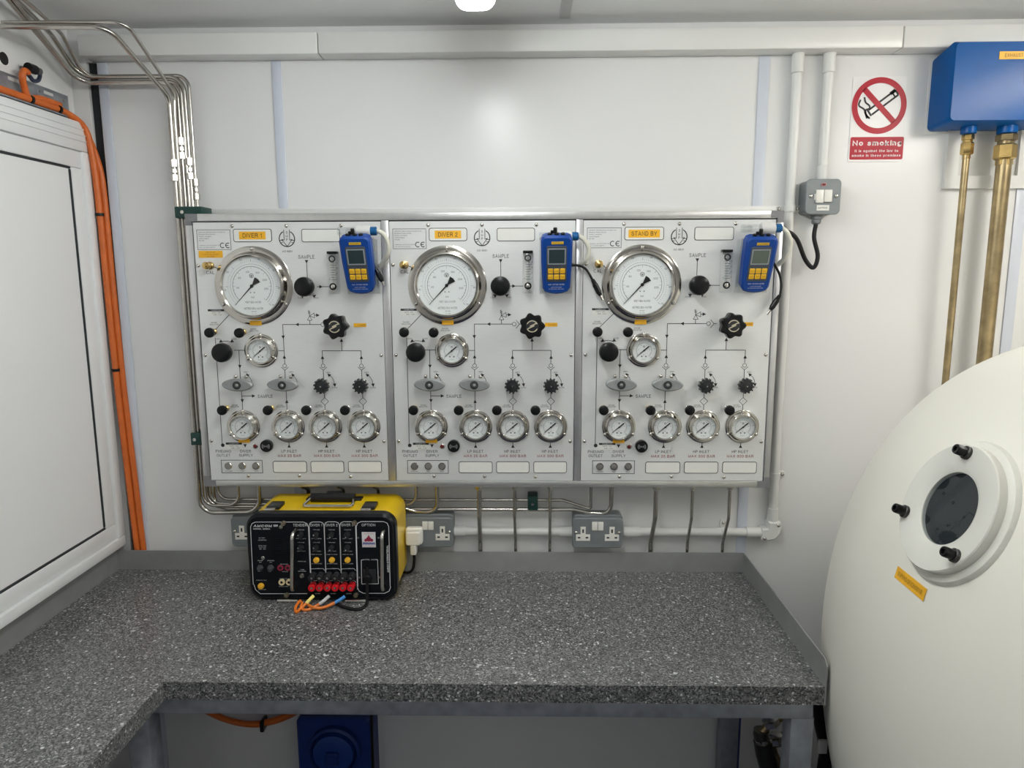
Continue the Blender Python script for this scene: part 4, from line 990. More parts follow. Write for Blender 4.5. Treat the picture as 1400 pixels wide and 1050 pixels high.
def sp(px, py): q = at_y(px, py, -.05); return q[0], q[2]
zsock = sp(817, 728.5)[1]
double_socket(sp(816.8, 728)[0], zsock, 'grey metal double socket standing free below the STAND BY panel')
double_socket(sp(585.5, 728)[0], zsock, 'grey metal double socket with the white plug in it')
double_socket(sp(350.5, 728)[0], zsock, 'grey metal double socket half hidden behind the yellow case')
# white plug with its flex
c = at_y(565, 728, -.08)[0]
t = thing('mains_plug', 'white mains plug in the socket beside the yellow case', 'plug', (c, -.06, zsock-.06))
m = MB(); m.rrect(c-.0245, c+.0245, zsock-.030, zsock+.020, -.072, -.0545, .007, .003); m.rrect(c-.021, c+.021, zsock-.026, zsock+.016, -.092, -.07, .007, .004); part('body', m, SOCKW, t)
m = MB(); m.box(c-.0085, c+.0085, -.09, -.062, zsock-.055, zsock-.004, .003); part('cord_grip', m, SOCKW, t)
fl = [(c, -.076, zsock-.05), (c, -.077, zsock-.075), (c-.004, -.078, zsock-.10), (c-.018, -.07, zb+.012), (c-.045, -.05, zb+.006), (c-.09, -.038, zb+.006)]
m = MB(); m.tube(spline([V(*p) for p in fl], 6), .0042, 10); part('flex', m, RUBBER, t)

# fused switch
a, b = at_y(1102, 291, -.05), at_y(1149, 247, -.05); xc, zc_ = (a[0]+b[0])/2, (a[2]+b[2])/2; h = .0465
t = thing('fused_switch', 'grey metal fused switch with white rocker below the short conduit', 'switch', (xc, 0, zc_-h))
m = MB(); m.rrect(xc-h, xc+h, zc_-h+.002, zc_+h-.002, -.044, 0, .012, .002); part('back_box', m, SOCK, t)
m = MB(); m.rrect(xc-h, xc+h, zc_-h, zc_+h, -.052, -.0445, .013, .002); part('face_plate', m, SOCK, t)
m = MB(); m.box(xc-.021, xc-.0005, -.056, -.051, zc_-.016, zc_+.018, .001); part('fuse_carrier', m, SOCKW, t)
m = MB(); m.box(xc+.0005, xc+.0215, -.0575, -.051, zc_-.014, zc_+.018, .0015); part('rocker', m, SOCKW, t)
m = MB(); m.box(xc-.0245, xc-.021, -.054, -.051, zc_-.008, zc_+.008, .001); part('fuse_cap', m, SOCKW, t)
m = MB(); m.rrect(xc-.0085, xc+.0055, zc_+.027, zc_+.036, -.0545, -.0515, .004, .0005); ne = part('neon', m, mat('pink_neon_frame', (.55, .30, .32), .4), t)
m = MB(); m.rrect(xc-.0065, xc+.0035, zc_+.0285, zc_+.0345, -.0552, -.054, .003); part('neon_lens', m, LEDR, ne)
m = MB(); m.box(xc-.0165, xc+.0165, -.0532, -.0518, zc_-.036, zc_-.022); lb = part('white_label', m, WHITEP, t)
m = MB(); m.text('GAS PANEL', (xc, zc_-.029), .005, -.0536, wd=.026); part('label_print', m, INK, lb)
for sg in (-1, 1): part('screw', SCREW, STEEL, t, (xc+sg*.034, -.052, zc_+.002))
m = MB(); m.lathe((xc-.005, -.026, zc_-h+.002), [(.0155, 0), (.0155, .012), (.0125, .014), (.0125, .022), (.009, .026)], (0, 0, -1), 12, True); part('cable_gland', m, SOCK, t)
fl = [V(xc-.005, -.026, zc_-h-.02), at_y(1113, 325, -.03), at_y(1118, 350, -.035), at_y(1112, 366, -.035), at_y(1101, 355, -.03), at_y(1091, 330, -.04), at_y(1083, 320, -.045), at_y(1074, 316, -.045), at_y(1064, 314, -.04)]
m = MB(); m.tube(spline(fl, 8), .0058, 12); solo('power_flex', m, RUBBER, 'black flex looping from the grey fused switch to the STAND BY panel edge', 'cable')

# ================================================================== NO SMOKING SIGN
def sg_(px, py): q = at_y(px, py, -.002); return (q[0], q[2])
a, b = sg_(1159, 221.5), sg_(1240.5, 104); Y = -.002
t = thing('no_smoking_sign', 'no smoking sticker with red ring and red caption on the white wall', 'sign', ((a[0]+b[0])/2, -.001, a[1]))
m = MB(); m.rrect(a[0], b[0], a[1], b[1], -.0015, 0, .004); part('sheet', m, SIGNW, t)
c = sg_(1202, 144.5); R = (sg_(1239.5, 144)[0]-sg_(1164.5, 144)[0])/2
ink = MB(); Yi = Y
d = V(math.cos(math.radians(37)), math.sin(math.radians(37))); nn = V(-d[1], d[0])
def cg(u_, v_): p = np.array(c)+d*u_+nn*v_; return (p[0], p[1])
hw = .0075
ink.path([cg(-.028, hw), cg(.056, hw), cg(.056, -hw), cg(-.028, -hw)], .005, Yi)
ink.path([cg(.040, hw), cg(.056, hw)], .009, Yi); ink.path([cg(.046, hw), cg(.046, -hw)], .004, Yi)
ink.seg(cg(-.031, hw+.002), cg(-.031, -hw-.002), .005, Yi); ink.seg(cg(-.040, hw+.002), cg(-.040, -hw-.002), .004, Yi)
for q in ([(427, 360), (432, 385), (450, 400), (450, 415), (432, 422), (435, 445), (452, 462)], [(408, 372), (400, 400), (425, 418), (432, 440), (438, 462)]):
    P_ = spline([V(*sg_(1060+x/3.5, 30+y/3.5), 0) for x, y in q], 5); ink.path([(p[0], p[1]) for p in P_], .0045, Yi)
part('pictogram', ink, INK, t)
m = MB(); m.arc(c, R*.895, R*.205, 0, 360, Y-.0003, 64)
e = V(math.cos(math.radians(-45)), math.sin(math.radians(-45)))*R*.82; m.seg((c[0]-e[0], c[1]-e[1]), (c[0]+e[0], c[1]+e[1]), R*.2, Y-.0003); part('prohibition_ring', m, SIGNR, t)
a, b = sg_(1161, 218.3), sg_(1236, 187); m = MB(); m.rrect(a[0], b[0], a[1], b[1], Y-.0002, Y+.0002, .004); cp = part('caption_panel', m, SIGNR, t)
m = MB(); hh = b[1]-a[1]; xm = (a[0]+b[0])/2; wd = b[0]-a[0]
m.text('No smoking', (xm, b[1]-hh*.27), hh*.23, Y-.0006, wd=wd*.92, bold=.012); m.text('It is against the law to', (xm, a[1]+hh*.385), hh*.115, Y-.0006, wd=wd*.82, bold=.01); m.text('smoke in these premises', (xm, a[1]+hh*.18), hh*.115, Y-.0006, wd=wd*.92, bold=.01); part('caption_print', m, mat('sign_pink_white', (.80, .68, .69), .4), cp)

# ================================================================== BLUE EXHAUST BOX
bx0, bz1, bz0 = 1.095, 2.370, 2.176
t = thing('exhaust_box', 'glossy blue painted box labelled EXHAUST high on the back wall', 'box', (1.27, -.05, bz0))
m = MB(); x1 = 1.52
# hood: outline at the wall wider than the front face
o0 = rr(bx0-.012, x1, bz0-.013, bz1-.020, .012, 4); o1 = rr(bx0-.014, x1-.01, bz0-.010, bz1-.003, .014, 4); o2 = rr(bx0-.006, x1-.018, bz0-.003, bz1-.008, .012, 4)
vs = [(p[0], -.002, p[1]) for p in o0]+[(p[0], -.085, p[1]) for p in o1]+[(p[0], -.098, p[1]) for p in o2]+[(p[0], -.098, p[1]) for p in o2]; n = len(o0)
m.add(vs, [tuple(range(3*n, 4*n))]+[(k*n+(i+1) % n, k*n+i, (k+1)*n+i, (k+1)*n+(i+1) % n) for k in range(2) for i in range(n)])
m.f = [tuple(reversed(f)) if i else f for i, f in enumerate(m.f)]
part('hood', m, BLUEBOX, t)
m = MB(); m.box(bx0-.018, x1+.02, -.003, 0, bz0-.020, bz1-.022, .001); part('backing_plate', m, PVC, t)
a, b = at_y(1366, 81, -.099), at_y(1400, 70, -.099); m = MB(); m.box(a[0], a[0]+.072, -.0995, -.0975, a[2], b[2]); yl = part('yellow_label', m, YLAB, t)
m = MB(); m.text('EXHAUST', (a[0]+.036, (a[2]+b[2])/2), .0095, -.1, wd=.046); part('label_print', m, mat('label_grey_print', (.16, .12, .05), .6), yl)
for px, r, nm in ((1327, .019, 'thin'), (1380, .024, 'thick')):
    x = at_y(px, 200, -.07)[0]; rp = .0088 if nm == 'thin' else .0185
    m = MB(); m.lathe((x, -.055, bz0-.006), [(r, 0), (r, .022), (r-.003, .024)], (0, 0, -1), 24); part('spigot', m, BLUEBOX, t)
    z0 = bz0-.030; f_ = rp/.0088; s_ = 1 if nm == 'thin' else 1.25
    pt = thing('brass_pipe', '%s brass pipe running down from the blue box behind the chamber' % nm, 'pipe', (x, -.055, .9), 'brass pipes below the blue box')
    m = MB(); m.tube([(x, -.055, z0), (x, -.055, .9)], rp, 20); part('tube', m, BRASSD, pt)
    m = MB(); rn = .0155 if nm == 'thin' else .0265
    m.lathe((x, -.055, z0), [(rn*.8, 0), (rn*.95, .003), (rn*.95, .014*s_), (rn*.75, .015*s_), (rn*.75, .021*s_)], (0, 0, -1), 6, True); part('nut', m, BRASS if nm == 'thin' else BRASSD, pt)
    m = MB(); m.lathe((x, -.055, z0-.021*s_), [(rn*.9, 0), (rn, .003), (rn, .028*s_), (rn*.85, .031*s_), (rp*1.1, .032*s_), (rp*1.1, .042*s_)], (0, 0, -1), 6, True); part('nut', m, BRASS, pt)

# ================================================================== PRESSURE CHAMBER
SC, SR, SA = V(.988, -.899, .957), .736, .368          # centre of the dished end, radius, depth of the dish
AX = V(SA, SR, SR)
t = thing('pressure_chamber', 'big cream domed pressure chamber with a round bolted viewport', 'chamber', (SC[0]+.9, SC[1], 0))
prof = [(SR*math.cos(math.radians(a)), SA*math.sin(math.radians(a))) for a in np.linspace(0, 90, 61)]
prof[-1] = (.0005, SA)
m = MB(); m.lathe(SC, [(SR, -2.1), (SR, -1.0), (SR, -.3)]+prof, (-1, 0, 0), 144, True, True); part('shell', m, CHAM, t)
for x in (SC[0]+.35, SC[0]+1.6):
    m = MB(); m.box(x-.05, x+.05, SC[1]-.45, SC[1]+.45, 0, SC[2]-SR*.78, .004); part('saddle_support', m, GALV, t)
def dome(px, py, off=0.):
    """seen point of the dome, raised by OFF, and the normal there"""
    d = ray(px, py); d = d/np.linalg.norm(d); o_ = (CAM-SC)/(AX+off); e_ = d/(AX+off)
    A_, B_, C_ = e_@e_, o_@e_, o_@o_-1; p = CAM+d*((-B_-math.sqrt(B_*B_-A_*C_))/A_)
    return p, unit((p-SC)/(AX+off)**2)
def snap(p, off):
    """nearest dome point along the local normal, raised by OFF"""
    n = unit((p-SC)/AX**2)
    for _ in range(4): p = SC+(p-SC)/np.linalg.norm((p-SC)/AX); p = p
    return p+n*off
pc, nrm = dome(1291.5, 692.5, .020); tt = float((pc-CAM)@FW); b0 = pc-nrm*.050
RO = 91.5*tt/FPX
m = MB(); m.lathe(b0, [(RO*1.13, -.02), (RO*1.13, .026), (RO*1.10, .032), (RO*1.04, .0345), (RO*1.0, .0345)], nrm, 72, False, False); part('weld_collar', m, mat('painted_weld', (.80, .79, .72), .3, 0, .9, 70., .03, 20.), t)
m = MB(); m.lathe(b0, [(RO*1.0, .02), (RO*1.0, .048), (RO*.985, .050), (RO*.68, .050), (RO*.57, .043), (RO*.565, .030)], nrm, 72, False, False); vp = part('viewport_ring', m, VPW, t)
m = MB(); m.lathe(b0, [(RO*.57, .036), (RO*.02, .036)], nrm, 64, False, True); part('window', m, DARKIN, vp)
m = MB(); m.lathe(b0, [(RO*.57, .0405), (RO*.02, .0405)], nrm, 64, False, True); part('glass', m, clear_mat('viewport_glass', (.75, .8, .82), .07, .02), vp)
_, uu, vv = basis(nrm)
for (px, py) in ((1320, 620), (1229, 700), (1302, 749)):
    d = ray(px, py); d = d/np.linalg.norm(d); pl_ = b0+nrm*.053; s_ = ((pl_-CAM)@nrm)/(d@nrm); q = CAM+d*s_
    q = q - nrm*(nrm@(q-pl_)); q = pl_+unit(q-pl_)*RO*.86
    q = q-nrm*.003
    m = MB(); m.lathe(q, [(.0112, 0), (.0112, .005), (.0098, .006)], nrm, 20, True); bl = part('bolt', m, mat('bolt_collar', (.03, .028, .026), .4), t)
    m = MB(); m.lathe(q+nrm*.005, [(.0082, 0), (.0085, .004), (.0085, .015), (.0075, .017), (.0045, .017), (.004, .012)], nrm, 16); part('bolt_head', m, BLACK, bl)
# curved yellow label under the viewport
c4 = [dome(*q)[0] for q in ((1223, 788), (1262, 821), (1268.5, 807), (1230, 775))]
ux = unit(c4[1]-c4[0]); cc = sum(c4)/4; nl = dome(1246, 798)[1]; ux = unit(ux-nl*(ux@nl)); uy = np.cross(nl, ux); LW = float(np.linalg.norm(c4[1]-c4[0])); LH = float(np.linalg.norm(c4[3]-c4[0]))
m = MB(); N = 8
vs = []
for i in range(N+1):
    for s_ in (-1, 1): vs.append(snap(cc+ux*LW*(i/N-.5)+uy*s_*LH/2, .0014))
m.add(vs, [(2*i, 2*i+2, 2*i+3, 2*i+1) for i in range(N)]); yl = part('yellow_label', m, YLAB, t)
m = MB(); m.text('SN:PVHO/SF/CH/001/8', (0, 0), LH*.36, o=cc, ux=ux, uy=uy, wd=LW*.82)
m.v = [snap(p, .0022) for p in m.v]; part('label_print', m, KEYINK, yl)

# ================================================================== YELLOW INTERCOM CASE
CYF, CYB = -.229, -.05
def fp(px, py): q = at_y(px, py, CYF); return (q[0], q[2])
cx0, cx1, czt = fp(337, 740)[0], fp(541, 740)[0], fp(440, 703.5)[1]; czb = zb+.002
t = thing('intercom_case', 'yellow case with black diver intercom panel standing on the worktop', 'intercom', ((cx0+cx1)/2, -.14, zb))
m = MB(); m.rrect(cx0+.003, cx1-.003, czb+.004, czt, CYF+.030, CYB, .036, .002, 8); part('case', m, CONY, t)
m = MB(); m.rrect(cx0, cx1, czb, czt+.001, CYF, CYF+.031, .038, .006, 8); part('front_surround', m, CONB, t)
m = MB(); m.frame(cx0+.006, cx1-.006, czb+.006, czt-.005, .003, CYF-.0022, CYF+.001, .033, 8); part('rubber_seal', m, RUBBER, t)
YP = CYF-.0006
pr = MB()
def ln2(*pts, w_=.0016): pr.path([fp(*p) for p in pts], w_, YP)
def rtop(xl, xr, yt, yb, r=6, left=True, right=True, ybr=None):
    """section outline: open at the bottom, rounded top corners"""
    P_ = []
    sh = .045
    P_.append((xl+(yb-yt)*sh*((722-xl)/380), yb)); P_.append((xl+.1, yt+r)); P_.append((xl+r*.3, yt+r*.3)); P_.append((xl+r, yt))
    P_.append((xr-r, yt)); P_.append((xr-r*.3, yt+r*.3)); P_.append((xr, yt+r)); P_.append((xr+((ybr or yb)-yt)*sh*((722-xr)/380), ybr or yb)); ln2(*P_)
rtop(342.5, 421.8, 713.6, 799, 7, ybr=783); ln2((347.4, 799), (349.5, 806), (356, 811.6), (420, 811.4))
rtop(422.6, 443, 713.5, 783, 5); rtop(443.4, 464.2, 713.3, 783, 5); rtop(464.6, 486.2, 713.2, 807, 5, ybr=806)
rtop(487, 531.5, 713, 802, 7); ln2((488.6, 802), (491, 808), (497, 811), (526, 811), (532, 808), (534.3, 802))
for k in range(3):
    x = 424.8+21.1*k; ln2((x-.4, 780), (x+.6, 777.6), (x+17, 777.2), (x+19.5, 780), w_=.0011); ln2((x+.3, 801), (x+.6, 795.8), (x+2, 793.9), (x+17.5, 793.6), (x+19.8, 796), w_=.0011)
T = lambda s_, x, y, px, cap=None, **k: pr.text(s_, fp(x, y), (cap or .0026), YP, wd=px*.00197 if px else None, **k)
T('AMCOM', 359.2, 718.9, 25, .0066, sh=.25, bold=.012); T('III', 377, 718.5, 5.5, .0056, bold=.01); T('MODEL 2830A', 358, 723, 23, .0036, bold=.006)
T('TENDER', 410.2, 717.9, 19, .0072); T('DIVER 1', 432.4, 717.9, 15.6, .0070); T('DIVER 2', 453.5, 717.8, 15.8, .0070); T('DIVER 3', 475.0, 717.6, 16, .0070); T('OPTION', 503.8, 717.6, 18.5, .0072)
T('BATTERY', 358.2, 735.4, 8.5); T('CONDITION', 358.8, 738.3, 11.5)
for i, s_ in enumerate(('INTO VOX', 'FLAT LOW', 'OK  OK')): T(s_, 359, 746+2.2*i, 11-i)
T('POWER', 356, 766.4, 7); T('ON', 356, 768.6, 3); T('SPEAKER', 370.3, 766.4, 9.5); T('ON', 370.3, 768.6, 3); T('OFF', 355, 781, 4); T('OFF', 369, 781, 4)
T('PUSH TO TALK', 357.5, 793.2, 14); T('ALL DIVERS', 358.6, 806, 11); T('HEADSET', 388.6, 771.2, 11); T('HEADSET', 390, 781.4, 8); T('TENDER TO ALL', 389, 791.2, 14); T('EXTERNAL POWER', 388, 801.6, 13)
for k, x in enumerate((411.5, 432.6, 453.6, 475.2)):
    T('VOLUME', x, 724.2, 9); T('OFF ..... MAX', x, 736.3, 13.5); T('VOLUME', x+.3, 741.5, 9); T('MIN .... MAX', x+.4, 753.4, 11.5)
    if k: T('PUSH TO TALK', x+.3, 757.9, 14.5); T('2 WIRE MODE', x+.8, 770.5, 14); T('4-WIRE', x+1, 777.2, 6); T('DIVER', x-1.5, 790, 4); T('2-WIRE', x+1, 793.6, 8); T('DIVER', x+2, 811.4, 7)
T('PHONE MIC', 413, 767.4, 11); T('TAPE', 413.2, 778.7, 6); T('RECORDER', 413.2, 780.9, 10.5)
T('MODEL 2821', 505, 765, 18, .0034); T('AC POWER', 505.6, 781.4, 11)
ln2((494.6, 798), (494, 765.5), (497, 765.2)); ln2((513.5, 765), (516.3, 765), (517.4, 798), (494.6, 798.3))
pr.text('AMRON INTERNATIONAL', (0, 0), .0055, o=V(fp(530.2, 764)[0], YP, fp(530.2, 764)[1]), ux=(0, 0, 1), uy=(-1, 0, 0), wd=.076, bold=.01)
part('panel_print', pr, INKW, t)
def stud(name, px, py, r, h, mt, n=18, prof=None, lab=None):
    c = fp(px, py); m = MB(); m.lathe((c[0], CYF, c[1]), prof or [(r, 0), (r, h*.7), (r*.8, h)], n=n); return part(name, m, mt, t, label=lab)
for q in ((384.2, 720.5), (359.8, 762.7), (489.8, 735.3), (517.6, 735.2), (491.6, 789.3), (518.8, 789)): stud('screw', *q, .0052 if q[0] < 400 else .0032, .003, CHROME, 12)
BRZ = mat('bronze_thumbscrew', (.30, .26, .18), .4, .8)
for q in ((388, 714.8), (485, 714.3), (392.6, 812.8), (486.8, 812.8)): stud('thumbscrew', *q, .0062, .010, BRZ, 16)
for x in (356, 370.2):
    s_ = stud('toggle_switch', x, 776, .0085, .004, mat('dark_grey_boot', (.045, .048, .052), .5), 6, [(.0092, 0), (.0088, .004), (.0062, .006), (.005, .012), (.003, .014)])
for q, r in (((357.2, 800.8), .0085), ((432.8, 765.4), .008), ((454, 765.3), .008), ((475.4, 765.2), .008)):
    stud('push_button', *q, r, .007, BTN, 20, [(r, 0), (r, .004), (r*.85, .007), (r*.5, .008)])
for x in (383.7, 393.8): hj = stud('headset_jack', x, 776, .007, .003, CRIM, 18, [(.008, 0), (.008, .003), (.0045, .003), (.004, .0005)]); c = fp(x, 776); m = MB(); m.disc(c, .0044, CYF-.0032, 14); part('jack_hole', m, SLOT, hj)
for x in (385.6, 395.6): pj = stud('power_jack', x, 795.5, .008, .003, CREAM, 18, [(.0085, 0), (.0085, .004), (.0042, .004), (.004, .001)]); c = fp(x, 795.5); m = MB(); m.disc(c, .0036, CYF-.0042, 14); part('jack_hole', m, SLOT, pj)
stud('recorder_jack', 412.8, 786.6, .006, .006, CHROME, 16, [(.0068, 0), (.0068, .002), (.005, .002), (.005, .006), (.003, .006), (.0028, .002)])
KNB = mat('panel_knob', (.015, .016, .018), .35)
for k, x in enumerate((411.8, 432.8, 453.9, 475.4)):
    for y in (730.5, 748):
        c = fp(x, y); m = MB(); m.lathe((c[0], CYF, c[1]), [(.0078, 0), (.0078, .010), (.0066, .012)], n=20); kn_ = part('volume_knob', m, KNB, t)
        a = math.radians(160 if k < 2 else 235); m = MB(); m.disc((c[0]+.0048*math.cos(a), c[1]+.0048*math.sin(a)), .0013, CYF-.0124, 8); part('pointer_dot', m, INKW, kn_)
for k in range(6):
    x = 429+10.55*k
    for y, mt, o_ in ((786, KNB, 0), (799.5, REDP, 0)):
        c = fp(x, y); m = MB(); m.lathe((c[0], CYF, c[1]), [(.0095, 0), (.0095, .004), (.007, .005), (.007, .010), (.0098, .011), (.0098, .021), (.0085, .023), (.004, .023), (.0035, .02)], n=14)
        bp_ = part('binding_post', m, mt, t, label='red binding post' if y > 790 else None)
        m = MB(); m.lathe((c[0], CYF-.0205, c[1]), [(.0034, 0), (.003, .0015)], n=10); part('post_pin', m, STEEL, bp_)
for xa, xb, x2 in ((405, 397, 398.2), (525.5, 521.5, 523.8)):
    p0, p1 = fp(xa, 723.5), fp(xa-.5 if xa < 420 else 526, 801.5); yo = CYF-.034
    m = MB(); m.tube([(p0[0], CYF, p0[1]), (p0[0], yo, p0[1]), (p1[0], yo, p1[1]), (p1[0], CYF, p1[1])], .0048, 12, .016, 6); part('guard_handle', m, STEEL, t)
# mesh grille slits of the loudspeaker
for i in range(9):
    a, b = fp(374, 737+2.4*i), fp(391, 736.6+2.4*i); m = MB(); m.box(a[0], b[0], CYF-.0009, CYF, a[1]-.0009, a[1]+.0009); part('speaker_slat', m, CONB, t)
# option sticker and AC inlet
a, b = fp(495.4, 748), fp(513.2, 727.4); m = MB(); m.box(a[0], b[0], CYF-.0009, CYF, a[1], b[1]); st_ = part('sticker', m, SIGNW, t)
xm = (a[0]+b[0])/2; wd = b[0]-a[0]; hh = b[1]-a[1]; m = MB(); m.text('AMRON', (xm, b[1]-hh*.10), hh*.09, CYF-.0013, wd=wd*.75); m.text('SAN DIEGO', (xm, a[1]+hh*.08), hh*.09, CYF-.0013, wd=wd*.85); part('sticker_red_print', m, PINK, st_)
m = MB()
for k in range(2):
    z = a[1]+hh*(.27-.075*k); m.path([(a[0]+wd*(.05+.9*i/8), z+(hh*.045 if i % 2 else -.0*hh)) for i in range(9)], .0022, CYF-.0013)
part('sticker_waves', m, NAVY, st_)
m = MB()
for dx in (-.21, 0, .21): m.disc((xm+wd*dx, a[1]+hh*.47), wd*.12, CYF-.0013, 12)
m.poly([(xm-wd*.25, a[1]+hh*.52), (xm+wd*.25, a[1]+hh*.52), (xm, a[1]+hh*.78)], CYF-.0013); m.disc((xm, a[1]+hh*.76), wd*.05, CYF-.0013, 10); part('sticker_emblem', m, CRIM, st_)
c = fp(505.8, 789.5); m = MB(); m.box(c[0]-.017, c[0]+.017, CYF-.003, CYF, c[1]-.014, c[1]+.024, .001); part('power_inlet', m, GEARM, t)
m = MB(); m.lathe((c[0]-.004, CYF, c[1]), [(.0105, 0), (.0105, .012), (.008, .014)], n=18); part('power_connector', m, BLACK, t)
# latches and carrying handle on the lid
for px in (373, 503.5):
    c = at_z(px, 697, czt)
    x = c[0]
    m = MB(); m.box(x-.018, x+.018, CYF+.036, CYF+.085, czt-.001, czt+.010, .003); lt = part('latch', m, mat('black_latch', (.025, .025, .026), .35, .5), t)
    m = MB(); m.box(x-.019, x+.010, CYF+.024, CYF+.040, czt-.004, czt+.007, .002); part('latch_hook', m, CHROME, lt)
xh0, xh1 = at_z(408.5, 699, czt)[0], at_z(481, 697, czt)[0]; yh = CYF+.052
m = MB(); m.tube([(xh0+.012, yh+.05, czt+.012), (xh0+.004, yh+.02, czt+.007), (xh0+.004, yh, czt+.006), (xh1-.004, yh, czt+.006), (xh1-.004, yh+.02, czt+.007), (xh1-.012, yh+.05, czt+.012)], .0042, 10, .012, 5); hd = part('handle_bail', m, CHROME, t)
m = MB(); m.tube([(xh0+.010, yh+.055, czt+.012), (xh1-.008, yh+.055, czt+.012)], .0125, 16); part('handle_grip', m, RUBBER, hd)
m = MB(); m.box((xh0+xh1)/2-.02, (xh0+xh1)/2+.022, yh+.058, yh+.078, czt+.006, czt+.026, .004); part('grip_boss', m, BLACK, hd)
m = MB(); m.box(xh0-.008, xh1+.008, yh+.062, yh+.09, czt-.001, czt+.006, .002); part('handle_plate', m, mat('black_latch', (.02, .02, .02)), t)
for px in (393, 486):
    q = at_z(px, 822.5, zb+.004); m = MB(); m.tube([(q[0]-.028, q[1]+.004, zb+.0045), (q[0]+.028, q[1]+.004, zb+.0045)], .0042, 10); part('tilt_foot', m, STEEL, t)
for x in (cx0+.05, cx1-.05):
    m = MB(); m.lathe((x, -.13, zb), [(.012, 0), (.012, .003), (.01, .008)], (0, 0, 1), 14, True); part('rubber_foot', m, RUBBER, t)
# leads lying in front
def wz(px, py, dz): q = at_z(px, py, zb+dz); return q
for lab, mt, sl, oc_ in (('diver lead with pale yellow sleeve, loose on the worktop before the intercom', YELT, [(428.5, 814.5, .024), (418.5, 825, .012)], [(418.5, 825, .012), (411, 832, .005), (405, 837, .004), (404, 831, .005), (408, 824, .010), (411, 821, .012)]),
                  ('diver lead with grey sleeve, loose on the worktop before the intercom', GREYT, [(449.8, 815, .022), (443, 821, .016), (436.5, 826, .010)], [(436.5, 826, .010), (426, 832, .005), (417, 834, .004), (412, 831, .006), (413, 824, .011)]),
                  ('diver lead with blue sleeve, loose on the worktop before the intercom', BLUET, [(471.5, 815.3, .022), (465, 820, .016), (457.5, 824, .012)], [(457.5, 824, .012), (447, 829, .008), (437, 831.5, .006), (427, 830, .010), (420, 826, .006)])):
    P0 = [wz(*q) for q in sl]; P1 = [wz(*q) for q in oc_]
    bs = P1[2]
    o = thing('intercom_lead', lab, 'lead', tuple(P1[-1]), 'orange leads before the intercom')
    m = MB(); m.tube(spline(P0, 6), .0046, 10); part('sleeve', m, mt, o); m = MB(); m.tube(spline(P1, 6), .0039, 10); part('cable', m, ORANGE2, o)
P_ = [V(c[0]-.004, CYF-.010, c[1]), V(c[0]-.003, CYF-.03, c[1]-.012), wz(502.8, 812, .02), wz(502, 823, .008), wz(496, 831, .005), wz(484, 833, .005), wz(468, 829, .005), wz(459, 824, .005)]
m = MB(); m.tube(spline(P_, 7), .0044, 10); solo('power_lead', m, RUBBER, 'black lead hanging from the OPTION inlet and curling on the worktop', 'cable')

# ================================================================== LEFT WALL: BRACKET STRIP, CABLES, COUPLING
t = thing('slotted_channel', 'galvanised slotted strip on the wall above the left window', 'channel', (XL, -.3, 2.212))
zt_ = 2.268; m = MB()
m.box(XL, XL+.004, -.62, -.03, 2.205, zt_, .001); m.box(XL, XL+.03, -.62, -.03, 2.203, 2.207, .001); part('strip', m, GALV, t)
for (px, py, k) in ((18, 109, 0), (66, 128, 0), (54, 124, 1), (56, 138, 1), (87, 137, 1)):
    q = at_x(px, py, XL+.004); m = MB()
    if k: m.lathe((XL+.004, q[1], q[2]), [(.004, 0), (.003, .002)], (1, 0, 0), 10); part('rivet', m, CHROME, t)
    else: m.box(XL+.0035, XL+.0048, q[1]-.018, q[1]+.018, q[2]-.004, q[2]+.004); part('slot', m, mat('pale_slot', (.6, .6, .58), .5), t)
q = at_x(5, 80, XL); m = MB(); m.lathe((XL, q[1], q[2]), [(.0145, 0), (.0145, .0012)], (1, 0, 0), 24, cap1=True); solo('wall_hole_disc', m, SLOT, 'flat black disc drawn as a round hole high on the left wall', 'hole_mark')  # black colour stands for the dark inside of a hole
q = at_x(46, 96, XL+.03); t = thing('cable_coupling', 'black cable coupling hanging on the wall above the slotted strip', 'coupling', (XL, q[1], q[2]-.04))
a = at_x(38, 92, XL+.03); b = at_x(54, 98, XL+.03)
m = MB(); m.cyl(a, a+(b-a)*.6, .0115, 16); part('barrel', m, BLACK, t)
m = MB(); m.cyl(a+(b-a)*.6, b, .009, 14); m.cyl((XL, (a[1]+b[1])/2, (a[2]+b[2])/2), (XL+.03, (a[1]+b[1])/2, (a[2]+b[2])/2), .008, 10); part('collar', m, mat('grey_collar', (.14, .14, .14), .4, .5), t)
pp = [b, at_x(54.5, 104, XL+.03), at_x(52, 110, XL+.03), at_x(46, 110.5, XL+.03), at_x(42, 106, XL+.028), at_x(37, 100, XL+.028)]
m = MB(); m.tube(spline(pp, 6), .0048, 10); part('tail', m, mat('blue_black_cable', (.02, .03, .06), .45), t)
# orange cables down the corner
def cab(name, lab, pts, r, ties):
    t = thing(name, lab, 'cable', tuple(pts[-1]), 'orange cables on the left wall')
    P_ = spline(pts, 7); m = MB(); m.tube(P_, r, 12); part('sheath', m, ORANGE, t)
    for q, d in ties:
        m = MB(); m.lathe(np.array(q)-np.array(d)*.004, [(r+.0026, 0), (r+.0026, .008)], d, 14, True); part('cable_tie', m, BLACK, t)
xw = -1.21; zc2 = zs
zt2 = 2.217
base = [V(-1.222, -.62, zt2), V(-1.222, -.30, zt2), V(-1.222, -.16, zt2), V(-1.219, -.085, zt2-.003), V(-1.203, -.036, zt2-.03), V(-1.196, -.022, zt2-.09), V(-1.192, -.017, 2.0), V(-1.190, -.017, 1.75), V(-1.186, -.017, 1.45), V(-1.179, -.017, 1.2), V(-1.172, -.017, .995), V(-1.170, -.017, .93)]
dn = V(0, 0, -1)
